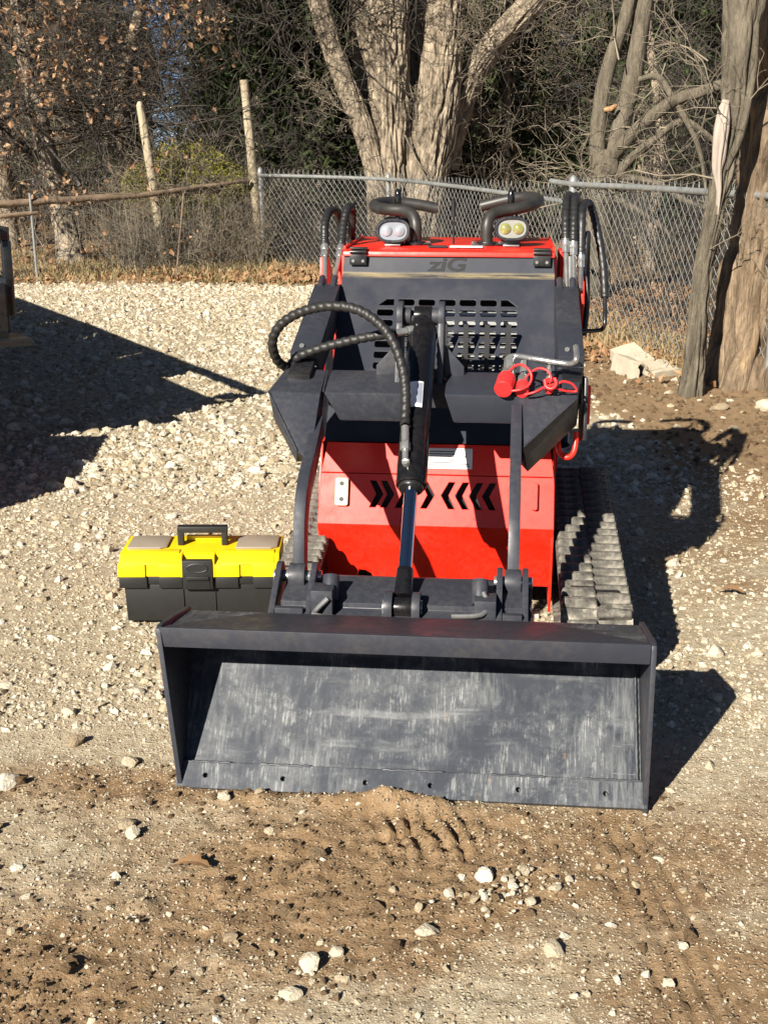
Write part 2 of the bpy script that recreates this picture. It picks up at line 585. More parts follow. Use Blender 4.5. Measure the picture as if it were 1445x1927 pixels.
def ground_h(x, y):
    """ground height (arrays)"""
    h = 0.02 * n2(x, y, 0.7, 1) + 0.010 * n2(x, y, 2.3, 2) + 0.006 * n2(x, y, 7, 3)
    near = sstep(14, 6, y)
    h = h + near * (0.004 * n2(x, y, 19, 4) + 0.0035 * n2(x, y, 44, 5))
    flat = np.exp(-(((x - 0.2) / 1.0) ** 4 + ((y - 3.6) / 1.1) ** 4))
    h = h * (1 - 0.7 * flat)
    # churned earth in front of the bucket
    ch = np.exp(-(((x + 0.05) / 0.55) ** 2 + ((y - 2.40) / 0.30) ** 2)) + 0.9 * np.exp(-(((x + 0.75) / 0.4) ** 2 + ((y - 2.0) / 0.35) ** 2)) \
        + 0.7 * np.exp(-(((x + 0.55) / 0.45) ** 2 + ((y - 2.78) / 0.12) ** 2))
    ch = np.clip(ch, 0, 1)
    h = h + ch * (0.021 * np.abs(n2(x, y, 14, 6)) + 0.016 * np.abs(n2(x, y, 27, 7)) + 0.006 * n2(x, y, 75, 8) - 0.006)
    # soil pushed up along the cutting edge
    ey = 2.715 - 0.115 * (x - 0.05)
    h = h + 0.040 * np.exp(-(((x - 0.02) / 0.13) ** 2 + ((y - ey + 0.035) / 0.035) ** 2)) * (0.8 + 0.4 * n2(x, y, 28, 9))
    h = h + 0.016 * np.exp(-(((x + 0.1) / 0.45) ** 4 + ((y - ey + 0.04) / 0.04) ** 2)) * (0.6 + 0.6 * n2(x, y, 22, 10))
    # ribs left by the track lugs
    rib = np.exp(-(((x - 0.09) / 0.14) ** 4 + ((y - 2.55) / 0.10) ** 4))
    h = h + rib * 0.012 * np.clip(np.sin((x + 0.25 * (y - 2.55) + 0.012 * n2(x, y, 14, 15)) * 2 * math.pi / 0.042) + 0.75 * n2(x, y, 26, 11), -0.6, 1)
    rib2 = np.exp(-(((x + 0.50) / 0.25) ** 4 + ((y - 2.08) / 0.16) ** 4))
    h = h + rib2 * 0.008 * np.clip(np.sin((x * 0.9 - 0.5 * y) * 2 * math.pi / 0.10 + 1.5 * n2(x, y, 6, 12)), -0.5, 1)
    # fine wheel lines on the right
    ru, gx = ruts(x, y)
    h = h - ru * 0.011 * np.clip((np.sin(gx * 2 * math.pi / 0.040) - 0.45) * 2 + 0.7 * n2(x, y, 9, 13), 0, 1)
    # low bank of earth under the right hand fence, gentle rise into the wood
    h = h + 0.05 * np.exp(-(((x - 2.6) / 0.9) ** 2 + ((y - 7.6) / 1.6) ** 2))
    h = h + 0.55 * sstep(19, 42, y) + 0.08 * n2(x, y, 0.35, 14) * sstep(15, 22, y)
    return h


def gh(x, y):
    return float(ground_h(np.array([x], float), np.array([y], float))[0])


def axis(parts):
    out = []
    for a, b, st in parts:
        out.append(np.arange(a, b, st))
    return np.concatenate(out)


gx = axis([(-130, -30, 12), (-30, -8, 1.4), (-8, -2.6, 0.16), (-2.6, -0.95, 0.028), (-0.95, 1.0, 0.0105), (1.0, 3.2, 0.028),
           (3.2, 8, 0.16), (8, 30, 1.4), (30, 131, 12)])
gy = axis([(-60, -6, 6), (-6, 1.4, 0.5), (1.4, 1.85, 0.06), (1.85, 2.95, 0.0105), (2.95, 5.5, 0.03), (5.5, 16, 0.055), (16, 24, 0.25),
           (24, 60, 1.5), (60, 301, 15)])
GX, GY = np.meshgrid(gx, gy)
X, Y = GX.ravel(), GY.ravel()
Z = ground_h(X, Y)
nx, ny = len(gx), len(gy)
ii = (np.arange(ny - 1)[:, None] * nx + np.arange(nx - 1)[None, :]).ravel()
gme = np_mesh('ground', np.stack([X, Y, Z], 1), np.stack([ii, ii + 1, ii + nx + 1, ii + nx], 1), True)


def fence_side(x, y):
    """metres past the right hand fence line (negative on the yard side)"""
    return x - np.interp(y, [7.2, 8.45, 9.7, 10.75, 11.4, 13.4, 15, 16.65], [2.5, 2.15, 1.87, 1.56, 1.42, 0.69, 0.05, -1.56])


def dirt_mask(x, y):
    d = 0.32 + 0.35 * n2(x, y, 0.9, 21) + 0.45 * np.clip(n2(x * 0.7, y, 0.75, 27), 0, 1) * sstep(3.0, 4.0, y)
    d = d + 0.85 * np.exp(-(((x + 0.02) / 0.36) ** 2 + ((y - 2.40) / 0.36) ** 2)) + 0.6 * np.exp(-(((x + 0.7) / 0.35) ** 2 + ((y - 1.98) / 0.22) ** 2)) + 0.5 * np.exp(-(((x + 0.55) / 0.5) ** 2 + ((y - 2.8) / 0.12) ** 2))
    d = d + 0.45 * sstep(0.2, 0.6, x) * sstep(3.1, 2.6, y)
    d = d + 0.8 * np.exp(-(((x - 2.0) / 0.75) ** 4 + ((y - 7.2) / 1.5) ** 4))
    d = d + 0.85 * np.exp(-(((x - 2.5) / 0.95) ** 4 + ((y - 7.6) / 1.9) ** 4)) * (0.75 + 0.5 * n2(x, y, 1.7, 22))
    d = d + 0.7 * np.exp(-(((x - 1.7) / 0.5) ** 2 + ((y - 9.4) / 1.0) ** 2))
    d = d - 0.30 * sstep(3.0, 5.0, y) * sstep(1.2, 0.6, x) - 0.1
    d = d + 1.0 * sstep(13.8, 14.8, y + 0.3 * n2(x, y, 1.1, 23))
    d = d + 0.9 * sstep(-0.75, -0.35, fence_side(x, y) + 0.2 * n2(x, y, 1.9, 24)) * sstep(5.5, 7.5, y)
    return np.clip(d, 0, 1.2)


DM = dirt_mask(X, Y)
a_ = gme.attributes.new('dirt', 'FLOAT', 'POINT')
a_.data.foreach_set('value', DM.astype(np.float32))
put('ground', gme, M_GROUND, kind='structure')

# ------------------------------------------------------------------ loose stone: prototypes and scatter
def stone_mesh(name, seed, sub=1, flat=0.62, jag=0.35):
    bm = bmesh.new()
    bmesh.ops.create_icosphere(bm, subdivisions=sub, radius=1.0)
    r_ = np.random.default_rng(seed)
    P = np.array([v.co[:] for v in bm.verts])
    d = 1 + jag * vnoise(P * 1.3 + seed * 3.1, seed) + jag * 0.5 * vnoise(P * 3.0 + seed, seed + 1)
    # a few flat broken faces
    for _ in range(9):
        n_ = r_.normal(size=3); n_ /= np.linalg.norm(n_)
        c = 0.56 + 0.22 * r_.random()
        pr = (P * d[:, None]) @ n_
        k = np.where(pr > c, c / np.maximum(pr, 1e-6), 1)
        d = d * k
    Q = P * d[:, None] * np.array([1.0, 0.8 + 0.25 * r_.random(), flat + 0.2 * r_.random()])
    for v, q in zip(bm.verts, Q): v.co = q
    me = bpy.data.meshes.new(name)
    bm.to_mesh(me); bm.free()
    me.polygons.foreach_set('use_smooth', [True] * len(me.polygons))
    me.set_sharp_from_angle(angle=R(22))
    return me


def scatter(name, P, scl, protos, kind='stuff', tilt=0.5):
    """many copies of a few small meshes, instanced on the points P by geometry nodes"""
    col = bpy.data.collections.new(name + '_source')
    for i, me in enumerate(protos):
        o = bpy.data.objects.new(name + '_piece', me)
        col.objects.link(o)
    pm = bpy.data.meshes.new(name)
    pm.vertices.add(len(P))
    pm.vertices.foreach_set('co', np.asarray(P, np.float32).ravel())
    a = pm.attributes.new('scl', 'FLOAT_VECTOR', 'POINT')
    s3 = np.asarray(scl, np.float32)
    if s3.ndim == 1: s3 = np.repeat(s3[:, None], 3, 1)
    a.data.foreach_set('vector', s3.ravel())
    a = pm.attributes.new('rot', 'FLOAT_VECTOR', 'POINT')
    rot = np.stack([rng.normal(0, tilt, len(P)), rng.normal(0, tilt, len(P)), rng.uniform(0, 6.283, len(P))], 1)
    a.data.foreach_set('vector', rot.astype(np.float32).ravel())
    a = pm.attributes.new('idx', 'INT', 'POINT')
    a.data.foreach_set('value', rng.integers(0, len(protos), len(P)).astype(np.int32))
    o = put(name, pm, kind=kind)
    g = bpy.data.node_groups.new(name, 'GeometryNodeTree')
    g.interface.new_socket('Geometry', in_out='INPUT', socket_type='NodeSocketGeometry')
    g.interface.new_socket('Geometry', in_out='OUTPUT', socket_type='NodeSocketGeometry')
    gi, go = g.nodes.new('NodeGroupInput'), g.nodes.new('NodeGroupOutput')
    iop = g.nodes.new('GeometryNodeInstanceOnPoints')
    ci = g.nodes.new('GeometryNodeCollectionInfo')
    ci.inputs['Collection'].default_value = col
    ci.inputs['Separate Children'].default_value = True
    ci.inputs['Reset Children'].default_value = True
    iop.inputs['Pick Instance'].default_value = True
    for nm, typ, sock in (('rot', 'FLOAT_VECTOR', 'Rotation'), ('scl', 'FLOAT_VECTOR', 'Scale'), ('idx', 'INT', 'Instance Index')):
        na = g.nodes.new('GeometryNodeInputNamedAttribute')
        na.data_type = typ; na.inputs['Name'].default_value = nm
        out = [s for s in na.outputs if s.enabled and s.name == 'Attribute'][0]
        g.links.new(out, iop.inputs[sock])
    g.links.new(gi.outputs[0], iop.inputs['Points'])
    g.links.new(ci.outputs[0], iop.inputs['Instance'])
    g.links.new(iop.outputs[0], go.inputs[0])
    md = o.modifiers.new('scatter', 'NODES')
    md.node_group = g
    return o


def rand_xy(n, x0, x1, y0, y1, keep=None):
    x = rng.uniform(x0, x1, n); y = rng.uniform(y0, y1, n)
    if keep is not None:
        m = rng.random(n) < keep(x, y)
        x, y = x[m], y[m]
    return x, y


def onground(x, y, s, sink=0.15):
    return np.stack([x, y, ground_h(x, y) + s * sink], 1)


PS = [stone_mesh('gravel_stone', i, 1) for i in range(7)]
for m_ in PS: m_.materials.append(M_STONE)
PC = [stone_mesh('dirt_clod', 20 + i, 1, 0.75, 0.5) for i in range(6)]
for m_ in PC: m_.materials.append(M_CLOD)

xs, ys, ss = [], [], []
def layer(n, x0, x1, y0, y1, mean, keep):
    x, y = rand_xy(n, x0, x1, y0, y1, keep)
    s = mean * np.exp(rng.normal(0, 0.42, len(x)))
    xs.append(x); ys.append(y); ss.append(s)


def k_gravel(x, y):
    return (1 - 0.75 * ruts(x, y)[0]) * np.clip(1.05 - dirt_mask(x, y) * 0.95 + 0.5 * n2(x, y, 1.6, 31), 0.03, 1) * sstep(14.9, 14.3, y + 0.35 * n2(x, y, 1.1, 23))


layer(72800, -1.75, 1.9, 1.75, 3.4, 0.0022, lambda x, y: np.clip(k_gravel(x, y) + 0.1, 0, 1))
layer(11200, -1.75, 1.9, 1.75, 3.6, 0.0045, lambda x, y: k_gravel(x, y) * np.clip(0.6 + 0.9 * n2(x, y, 3.3, 38), 0.05, 1))
layer(2000, -1.75, 1.9, 1.75, 3.8, 0.0082, lambda x, y: k_gravel(x, y) * np.clip(0.35 + 1.1 * n2(x, y, 2.8, 33), 0.03, 1))
layer(380, -1.8, 1.9, 1.8, 4.2, 0.013, lambda x, y: k_gravel(x, y) * np.clip(0.3 + 1.3 * n2(x, y, 2.1, 34), 0.02, 1))
layer(68000, -2.5, 2.6, 3.1, 6.6, 0.0056, k_gravel)
layer(16000, -2.5, 2.6, 3.1, 6.8, 0.0115, lambda x, y: k_gravel(x, y) * np.clip(0.55 + 0.8 * n2(x, y, 1.9, 35), 0.05, 1))
layer(900, -2.2, 2.4, 3.2, 6.8, 0.018, k_gravel)
layer(52000, -4.6, 3.4, 5.4, 15.0, 0.0150, k_gravel)
layer(15000, -4.6, 3.0, 5.6, 15.0, 0.024, lambda x, y: k_gravel(x, y) * np.clip(0.6 + 0.8 * n2(x, y, 1.2, 37), 0.1, 1))
layer(1500, -4.6, 3.0, 6.5, 15.0, 0.028, k_gravel)
gxs, gys, gss = map(np.concatenate, (xs, ys, ss))
gss = np.minimum(gss, 0.055)
sc3 = np.stack([gss, gss, gss * 0.85], 1)
scatter('gravel', onground(gxs, gys, gss, -0.02), sc3, PS, tilt=0.6)

xs, ys, ss = [], [], []
def k_clod(x, y): return np.clip(dirt_mask(x, y) - 0.35, 0, 1) * sstep(14.5, 13, y)
layer(20000, -1.2, 1.2, 1.75, 2.95, 0.0027, k_clod)
layer(7000, -1.2, 0.7, 1.75, 2.95, 0.0050, lambda x, y: k_clod(x, y) * np.clip(0.4 + 1.3 * n2(x, y, 3.1, 36), 0, 1))
layer(520, -1.2, 0.6, 1.75, 2.75, 0.0135, lambda x, y: np.clip(k_clod(x, y) * 1.6 - 0.35, 0, 1) * np.clip(0.4 + 1.3 * n2(x, y, 3.1, 39), 0, 1))
layer(1500, -1.2, 0.7, 1.75, 2.9, 0.0090, lambda x, y: k_clod(x, y) * np.clip(0.4 + 1.3 * n2(x, y, 3.1, 36), 0, 1))
layer(6000, 0.8, 3.6, 5.8, 11, 0.012, k_clod)
cx_, cy_, cs_ = map(np.concatenate, (xs, ys, ss))
scatter('dirt_clods', onground(cx_, cy_, cs_, 0.2), np.minimum(cs_, 0.028), PC)

# ================================================================== the compact loader
LD = empty('compact_loader', (0.054, 2.718, 0.0), R(-5.5),
           label='red and grey compact stand-on track loader with its scratched bucket resting on the gravel', cat='compact loader')


def uvw(a, b, h): return (h, a, b)          # profile in (v, w), thickness along u


# ---- bucket: bent sheet, lip, cutting edge and two side plates
b = MB()
prof = [(0.016, 0.014), (0.06, 0.060), (0.20, 0.233), (0.265, 0.318), (0.272, 0.340), (0.262, 0.356), (0.02, 0.397)]
n_ = len(prof)
off = []
for i in range(n_):
    a = Vector((*prof[max(i - 1, 0)], 0)); c = Vector((*prof[min(i + 1, n_ - 1)], 0))
    t = (c - a).normalized()
    off.append((prof[i][0] + t.y * 0.006, prof[i][1] - t.x * 0.006))
b.prism(prof + off[::-1], 0, 1, lambda p, q, h: (0.549 if h else -0.548 - 0.038 * q / 0.4, p, q))
BK = b.build('bucket', M_BUCKET, LD, smooth=25)
b = MB()
# lip: flat top with a wider middle and a turned-down front flange
b.prism([(-0.584, 0.016), (0.5495, 0.016), (0.5495, 0.05), (0.318, 0.245), (-0.38, 0.245), (-0.584, 0.05)], 0.0, 0.007,
        lambda p, q, h: (p, q, 0.4035 - (q - 0.016) * 0.168 + h - 0.003))
b.prism([(0.014, 0.4105), (0.022, 0.4105), (0.024, 0.361), (0.016, 0.361)], -0.584, 0.5495, uvw)
b.build('lip', M_LIP, BK, bevel=0.003)
for sx, u0 in ((-1, -0.543), (1, 0.550)):
    b = MB()
    pl = [(-0.004, -0.004), (0.012, 0.396), (0.017, 0.407), (0.030, 0.411), (0.055, 0.408), (0.285, 0.364), (0.292, 0.33), (0.03, -0.006)]
    lean = 0.040 if sx < 0 else 0.0
    b.prism(pl, 0, 0.012, lambda p, q, h: (u0 + sx * h - lean * q / 0.4 + (0 if sx > 0 else 0.004), p, q))
    b.build('side_plate', M_LIP, BK, bevel=0.002)
# cutting edge bar with its row of bolt holes, laid on the foot of the sheet
dirn = Vector((0, 0.62, 0.70)).normalized()
Mc = frame((0, 0.0, 0.006), (1, 0, 0), dirn)
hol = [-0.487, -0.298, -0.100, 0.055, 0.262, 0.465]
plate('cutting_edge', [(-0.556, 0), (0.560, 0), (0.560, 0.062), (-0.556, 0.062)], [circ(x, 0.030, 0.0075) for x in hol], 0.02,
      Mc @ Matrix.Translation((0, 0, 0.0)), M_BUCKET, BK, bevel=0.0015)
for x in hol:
    MB().cyl(Mc @ Vector((x, 0.030, -0.009)), Mc @ Vector((x, 0.030, -0.0075)), 0.0078, 12).build('hole_shade_disc', M_DARK, BK)  # dark disc at the back of each hole, its shade put in as colour
for x0, x1 in ((-0.545, -0.43), (-0.355, -0.235), (-0.06, 0.085), (0.195, 0.325), (0.42, 0.548)):
    P = [Mc @ Vector((x0 + (x1 - x0) * i / 14, 0.0625 + 0.0012 * math.sin(i * 2.1), 0.009)) for i in range(15)]
    MB().tube(P, [0.0028 + 0.0009 * (i % 2) for i in range(15)], 6).build('weld_bead', M_GREY, BK)
# welded corner strip along the right hand plate
P = [Vector((0.538, 0.022 + 0.205 * i / 30, 0.035 + 0.245 * i / 30)) for i in range(31)]
MB().tube(P, [0.003 + 0.0012 * (i % 2) for i in range(31)], 6).build('weld_bead', M_BUCKET, BK)

# ---- mount plate with its brackets, pins and latch handles
b = MB()
b.prism([(0.270, 0.300), (0.40, 0.330), (0.40, 0.345), (0.52, 0.3755), (0.545, 0.372), (0.545, 0.355), (0.28, 0.285)], -0.365, 0.29, uvw)
b.prism([(0.268, 0.12), (0.285, 0.12), (0.30, 0.30), (0.283, 0.30)], -0.38, 0.30, uvw)
MP = b.build('mount_plate', M_GREY, LD, bevel=0.003)


def bracket(u, th):
    b = MB()
    top = [(0.505 + 0.040 * math.cos(R(a)), 0.378 + 0.040 * math.sin(R(a))) for a in range(-20, 131, 25)]
    b.prism([(0.36, 0.24), (0.56, 0.26)] + top + [(0.42, 0.372), (0.345, 0.325)], u - th / 2, u + th / 2, uvw)
    return b.build('bracket', M_GREY, MP, bevel=0.0025)


for u in (-0.383, -0.288, 0.205, 0.272): bracket(u, 0.016)
for u0, u1 in ((-0.40, -0.27), (0.19, 0.292)):
    MB().cyl((u0, 0.505, 0.378), (u1, 0.505, 0.378), 0.017).build('pin', M_STEEL, MP, bevel=0.002)
for u0, u1 in ((-0.372, -0.298), (0.214, 0.264)):
    MB().box(u0, u1, 0.345, 0.365, 0.305, 0.345).build('spacer', M_GREY, MP, bevel=0.002)
    MB().box(u0 + 0.006, u1 - 0.012, 0.337, 0.3445, 0.308, 0.322).build('bare_weld', M_RUST, MP, bevel=0.003)
# latch blocks with the bent steel handles
for sx, ub, hp in ((-1, -0.250, [(-0.232, 0.345, 0.375), (-0.262, 0.335, 0.345), (-0.258, 0.32, 0.337), (-0.18, 0.318, 0.333)]),
                   (1, 0.170, [(0.165, 0.40, 0.385), (0.174, 0.375, 0.362), (0.160, 0.345, 0.344), (0.085, 0.338, 0.340)])):
    MB().box(ub - 0.028, ub + 0.028, 0.352, 0.42, 0.30, 0.392 if sx < 0 else 0.378).build('latch_block', M_GREY, MP, bevel=0.003)
    MB().cyl((ub + 0.015 * sx * -1, 0.40, 0.35), (ub + 0.015 * sx * -1, 0.44, 0.405), 0.022, 18).build('latch_tube', M_GREY, MP, bevel=0.003)
    MB().tube(smooth_path(hp, 5), 0.0065, 10).build('latch_handle', M_STEEL, MP)
# central clevis of the tilt cylinder
for u in (-0.080, -0.008):
    b = MB()
    top = [(0.395 + 0.042 * math.cos(R(a)), 0.338 + 0.042 * math.sin(R(a))) for a in range(-10, 191, 20)]
    b.prism([(0.345, 0.28), (0.46, 0.28)] + top, u - 0.011, u + 0.011, uvw)
    b.build('clevis', M_GREY, MP, bevel=0.0025)
    e = u + (-0.012 if u < -0.05 else 0.012)
    MB().cyl((e - 0.004, 0.395, 0.338), (e + 0.004, 0.395, 0.338), 0.021, 20).build('pin_cap', M_STEEL, MP, bevel=0.0015)

# ---- tilt cylinder
UC = -0.044
pA, pB = Vector((UC, 0.395, 0.338)), Vector((UC, 1.12, 1.0))
ax = (pB - pA).normalized()
def on(t): return pA + ax * t
CY = MB().tube([on(0.375), on(0.378), on(0.40), on(0.93), on(0.95)], [0.040, 0.043, 0.043, 0.043, 0.036], 28).build('tilt_cylinder', M_GLOSS, LD, bevel=0.0, smooth=30)
MB().tube([on(0.364), on(0.3745)], [0.034, 0.036], 24).build('gland', M_BLACK, CY, bevel=0.002)
MB().tube([on(0.115), on(0.3635)], [0.0185, 0.0185], 28).build('rod', M_CHROME, CY)
b = MB(); b.tube([on(0.03), on(0.08), on(0.114)], [0.026, 0.0235, 0.0225], 20)
b.cyl((UC - 0.025, pA.y, pA.z), (UC + 0.025, pA.y, pA.z), 0.029, 20)
b.build('rod_eye', M_GLOSS, CY, bevel=0.002)
b = MB(); b.cyl((UC - 0.026, pB.y, pB.z), (UC + 0.026, pB.y, pB.z), 0.031, 22); b.tube([on(0.94), pB], [0.03, 0.026], 16)
b.build('barrel_eye', M_GLOSS, CY, bevel=0.003)
# maker's sticker wrapped on the barrel
Mst = frame(on(0.66) + Vector((0.012, -0.0325, 0.0285)), (1, 0.02, 0), ax)
sb = MB()
for i in range(7):
    pass
nrm = Vector((0, -ax.z, ax.y))
V, F = [], []
for j, t in enumerate((0.615, 0.705)):
    for i in range(7):
        a = R(-48 + 52 * i / 6 + 20)
        V.append(on(t) + (nrm * math.cos(a) + Vector((1, 0, 0)) * math.sin(a)) * 0.0436)
F = [(i, i + 1, 8 + i, 7 + i) for i in range(6)]
sb.add(V, F).build('sticker', M_STICK, CY)
V = []
for tt in (0.628, 0.70):
    for i in range(5):
        a = R(2 + 20 * i / 4)
        V.append(on(tt) + (nrm * math.cos(a) + Vector((1, 0, 0)) * math.sin(a)) * 0.0441)
MB().add(V, [(i, i + 1, 6 + i, 5 + i) for i in range(4)]).build('printed_panel', plain('sticker_blue_grey', (0.20, 0.22, 0.28), 0.5), CY)

# ---- lift arms: box tubes, front wings, lower legs, cross beam
def sweep_box(b, pts, u0, u1, hgt):
    """box section following (v, w) points; u0, u1 may be lists"""
    n = len(pts)
    V = []
    for i, (v, w_) in enumerate(pts):
        a = Vector(pts[max(i - 1, 0)]); c = Vector(pts[min(i + 1, n - 1)])
        t = (c - a).normalized(); nn = Vector((-t.y, t.x))
        if nn.y < 0: nn = -nn
        ua = u0[i] if isinstance(u0, (list, tuple)) else u0
        ub = u1[i] if isinstance(u1, (list, tuple)) else u1
        hh = hgt[i] if isinstance(hgt, (list, tuple)) else hgt
        lo = Vector((v, w_)) - nn * hh
        V += [(ua, v, w_), (ub, v, w_), (ub, lo.x, lo.y), (ua, lo.x, lo.y)]
    F = [(0, 1, 2, 3), tuple(4 * (n - 1) + k for k in (3, 2, 1, 0))]
    for i in range(n - 1):
        for k in range(4):
            F.append((4 * i + k, 4 * i + (k + 1) % 4, 4 * i + 4 + (k + 1) % 4, 4 * i + 4 + k))
    b.add(V, F)


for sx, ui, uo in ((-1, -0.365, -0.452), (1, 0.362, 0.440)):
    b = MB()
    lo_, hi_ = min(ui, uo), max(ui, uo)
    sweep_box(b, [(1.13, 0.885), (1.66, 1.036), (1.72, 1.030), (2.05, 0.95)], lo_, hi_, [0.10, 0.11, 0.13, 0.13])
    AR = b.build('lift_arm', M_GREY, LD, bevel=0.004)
    # knuckle down to the wing, painted black for the shade inside the open socket
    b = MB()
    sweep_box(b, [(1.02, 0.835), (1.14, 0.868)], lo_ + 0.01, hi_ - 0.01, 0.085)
    b.build('knuckle_shade_block', M_BLACK, AR, bevel=0.003)
    MB().cyl(((lo_ + hi_) / 2 - 0.012, 1.165, 0.898), ((lo_ + hi_) / 2 - 0.012, 1.162, 0.9005), 0.008, 8).build('stamped_mark', M_STEEL, AR)
    for du in (-0.022, 0.022):
        MB().cyl(((lo_ + hi_) / 2 + du, 1.64, 1.03), ((lo_ + hi_) / 2 + du, 1.70, 1.055), 0.011, 14).build('pipe_collar', M_GREY, AR, bevel=0.002)
    # rear lift cylinder beside the tower
    MB().cyl(((lo_ + hi_) / 2, 1.62, 0.50), ((lo_ + hi_) / 2, 1.92, 0.90), 0.03, 18).build('lift_cylinder', M_GLOSS, AR)

CB = None
b = MB()
# hollow bent beam in two halves either side of the cylinder
for u0, u1, s0, s1 in ((-0.322, -0.085, 0.0, 0.03), (0.030, 0.236, 0.026, 0.0)):
    V = []
    pr = [(0.930, 0.800), (0.950, 0.712), (1.10, 0.712), (1.12, 0.835)]
    for i, (v, w_) in enumerate(pr):
        lo_, hi_ = u0, u1
        if i in (1, 2):
            if u0 < -0.2: lo_ = u0 + 0.045
            else: lo_ = u0 + 0.028
        V += [(lo_, v, w_), (hi_, v, w_)]
    b.add(V, [(0, 1, 3, 2), (2, 3, 5, 4), (4, 5, 7, 6), (6, 7, 1, 0), (0, 2, 4, 6), (1, 7, 5, 3)])
b.box(-0.10, 0.045, 1.165, 1.20, 0.74, 0.83)
b.box(-0.335, 0.236, 1.1205, 1.165, 0.72, 0.80)
CB = b.build('cross_beam', M_GREY, LD, bevel=0.007)
for sx, fr, ch, bk in (
        (-1, [(-0.484, 0.93, 0.802), (-0.330, 0.93, 0.796), (-0.337, 0.75, 0.632), (-0.376, 0.775, 0.660)],
         [(-0.482, 1.00, 0.700), (-0.385, 0.81, 0.618)], [(-0.455, 1.10, 0.845), (-0.335, 1.10, 0.835), (-0.337, 0.90, 0.60)]),
        (1, [(0.412, 0.93, 0.798), (0.232, 0.93, 0.800), (0.232, 0.79, 0.680), (0.260, 0.79, 0.682)],
         [(0.418, 1.00, 0.702), (0.276, 0.84, 0.596)], [(0.437, 1.10, 0.852), (0.236, 1.10, 0.838), (0.236, 0.92, 0.62)])):
    b = MB()
    A_, B_, C_, D_ = fr; E_, F_ = ch; G_, H_, I_ = bk
    J_ = (E_[0], E_[1] + 0.10, E_[2] + 0.02)
    b.add([A_, B_, C_, D_, E_, F_, G_, H_, I_, J_],
          [(0, 1, 2, 3), (0, 3, 5, 4), (0, 6, 7, 1), (1, 7, 8, 2), (2, 8, 5, 3), (4, 9, 6, 0), (5, 8, 9, 4), (6, 9, 8, 7)])
    WG = b.build('arm_wing', M_GREY, LD, bevel=0.004)
    # lower leg: a thick curved plate from the wing to the mount pin
    uc = -0.335 if sx < 0 else 0.240
    path = [(0.505, 0.352), (0.520, 0.43), (0.535, 0.52), (0.575, 0.59), (0.645, 0.635), (0.76, 0.672), (0.90, 0.735)] if sx < 0 else [(0.505, 0.352), (0.520, 0.43), (0.552, 0.52), (0.615, 0.595), (0.70, 0.645), (0.80, 0.71), (0.90, 0.782)]
    wd = [0.06, 0.062, 0.07, 0.075, 0.075, 0.07, 0.06]
    V = []
    n = len(path)
    for i, (v, q) in enumerate(path):
        a = Vector(path[max(i - 1, 0)]); c = Vector(path[min(i + 1, n - 1)])
        t = (c - a).normalized(); nn = Vector((t.y, -t.x))     # towards the back / down
        bk = Vector((v, q)) + nn * wd[i]
        th = 0.0155
        V += [(uc - th, v, q), (uc + th, v, q), (uc + th, bk.x, bk.y), (uc - th, bk.x, bk.y)]
    F = [(0, 1, 2, 3), tuple(4 * (n - 1) + k for k in (3, 2, 1, 0))]
    for i in range(n - 1):
        for k in range(4):
            F.append((4 * i + k, 4 * i + (k + 1) % 4, 4 * i + 4 + (k + 1) % 4, 4 * i + 4 + k))
    b = MB(); b.add(V, F)
    b.cyl((uc - 0.022, 0.505, 0.378), (uc + 0.022, 0.505, 0.378), 0.036, 22)
    b.build('lower_leg', M_GREY, WG, bevel=0.003)
def bead(a, c, r, name, parent, n=22):
    a, c = Vector(a), Vector(c)
    P = [a.lerp(c, i / n) for i in range(n + 1)]
    return MB().tube(P, [r * (0.85 + 0.3 * (i % 2)) for i in range(n + 1)], 6).build(name, M_GREY, parent, smooth=60)


for a, c in (((-0.322, 0.933, 0.802), (-0.330, 1.09, 0.836)), ((0.233, 0.933, 0.803), (0.236, 1.09, 0.838)), ((-0.452, 1.10, 0.850), (-0.365, 1.10, 0.846)),
             ((0.362, 1.10, 0.852), (0.437, 1.10, 0.856)), ((-0.484, 0.928, 0.801), (-0.376, 0.772, 0.660)), ((0.412, 0.928, 0.797), (0.260, 0.787, 0.681))):
    bead(a, c, 0.0030, 'weld_bead', CB)
# lugs that carry the top of the tilt cylinder
for u in (-0.112, 0.012):
    b = MB()
    top = [(1.12 + 0.045 * math.cos(R(a)), 1.0 + 0.045 * math.sin(R(a))) for a in range(-20, 201, 20)]
    b.prism([(1.02, 0.815), (1.16, 0.835)] + top, u - 0.009, u + 0.009, uvw)
    b.build('cylinder_lug', M_GREY, CB, bevel=0.002)
    b = MB(); e = 1 if u > 0 else -1
    b.prism([(u + e * 0.009, 0.815), (u + e * 0.07, 0.815), (u + e * 0.07, 0.855), (u + e * 0.012, 0.92)], 1.085, 1.097, lambda p, q, h: (p, h, q))
    b.build('gusset', M_GREY, CB, bevel=0.002)
    MB().cyl((u + e * 0.004, 1.12, 1.0), (u - e * 0.032, 1.12, 1.0), 0.026, 20).build('pin_boss', M_GREY, CB, bevel=0.003)
    P = [(u + e * (0.012 + 0.05 * i / 10), 1.078, 0.818 + 0.002 * (i % 2)) for i in range(11)]
    MB().tube(P, [0.004 + 0.001 * (i % 2) for i in range(11)], 6).build('weld_bead', M_STEEL, CB)

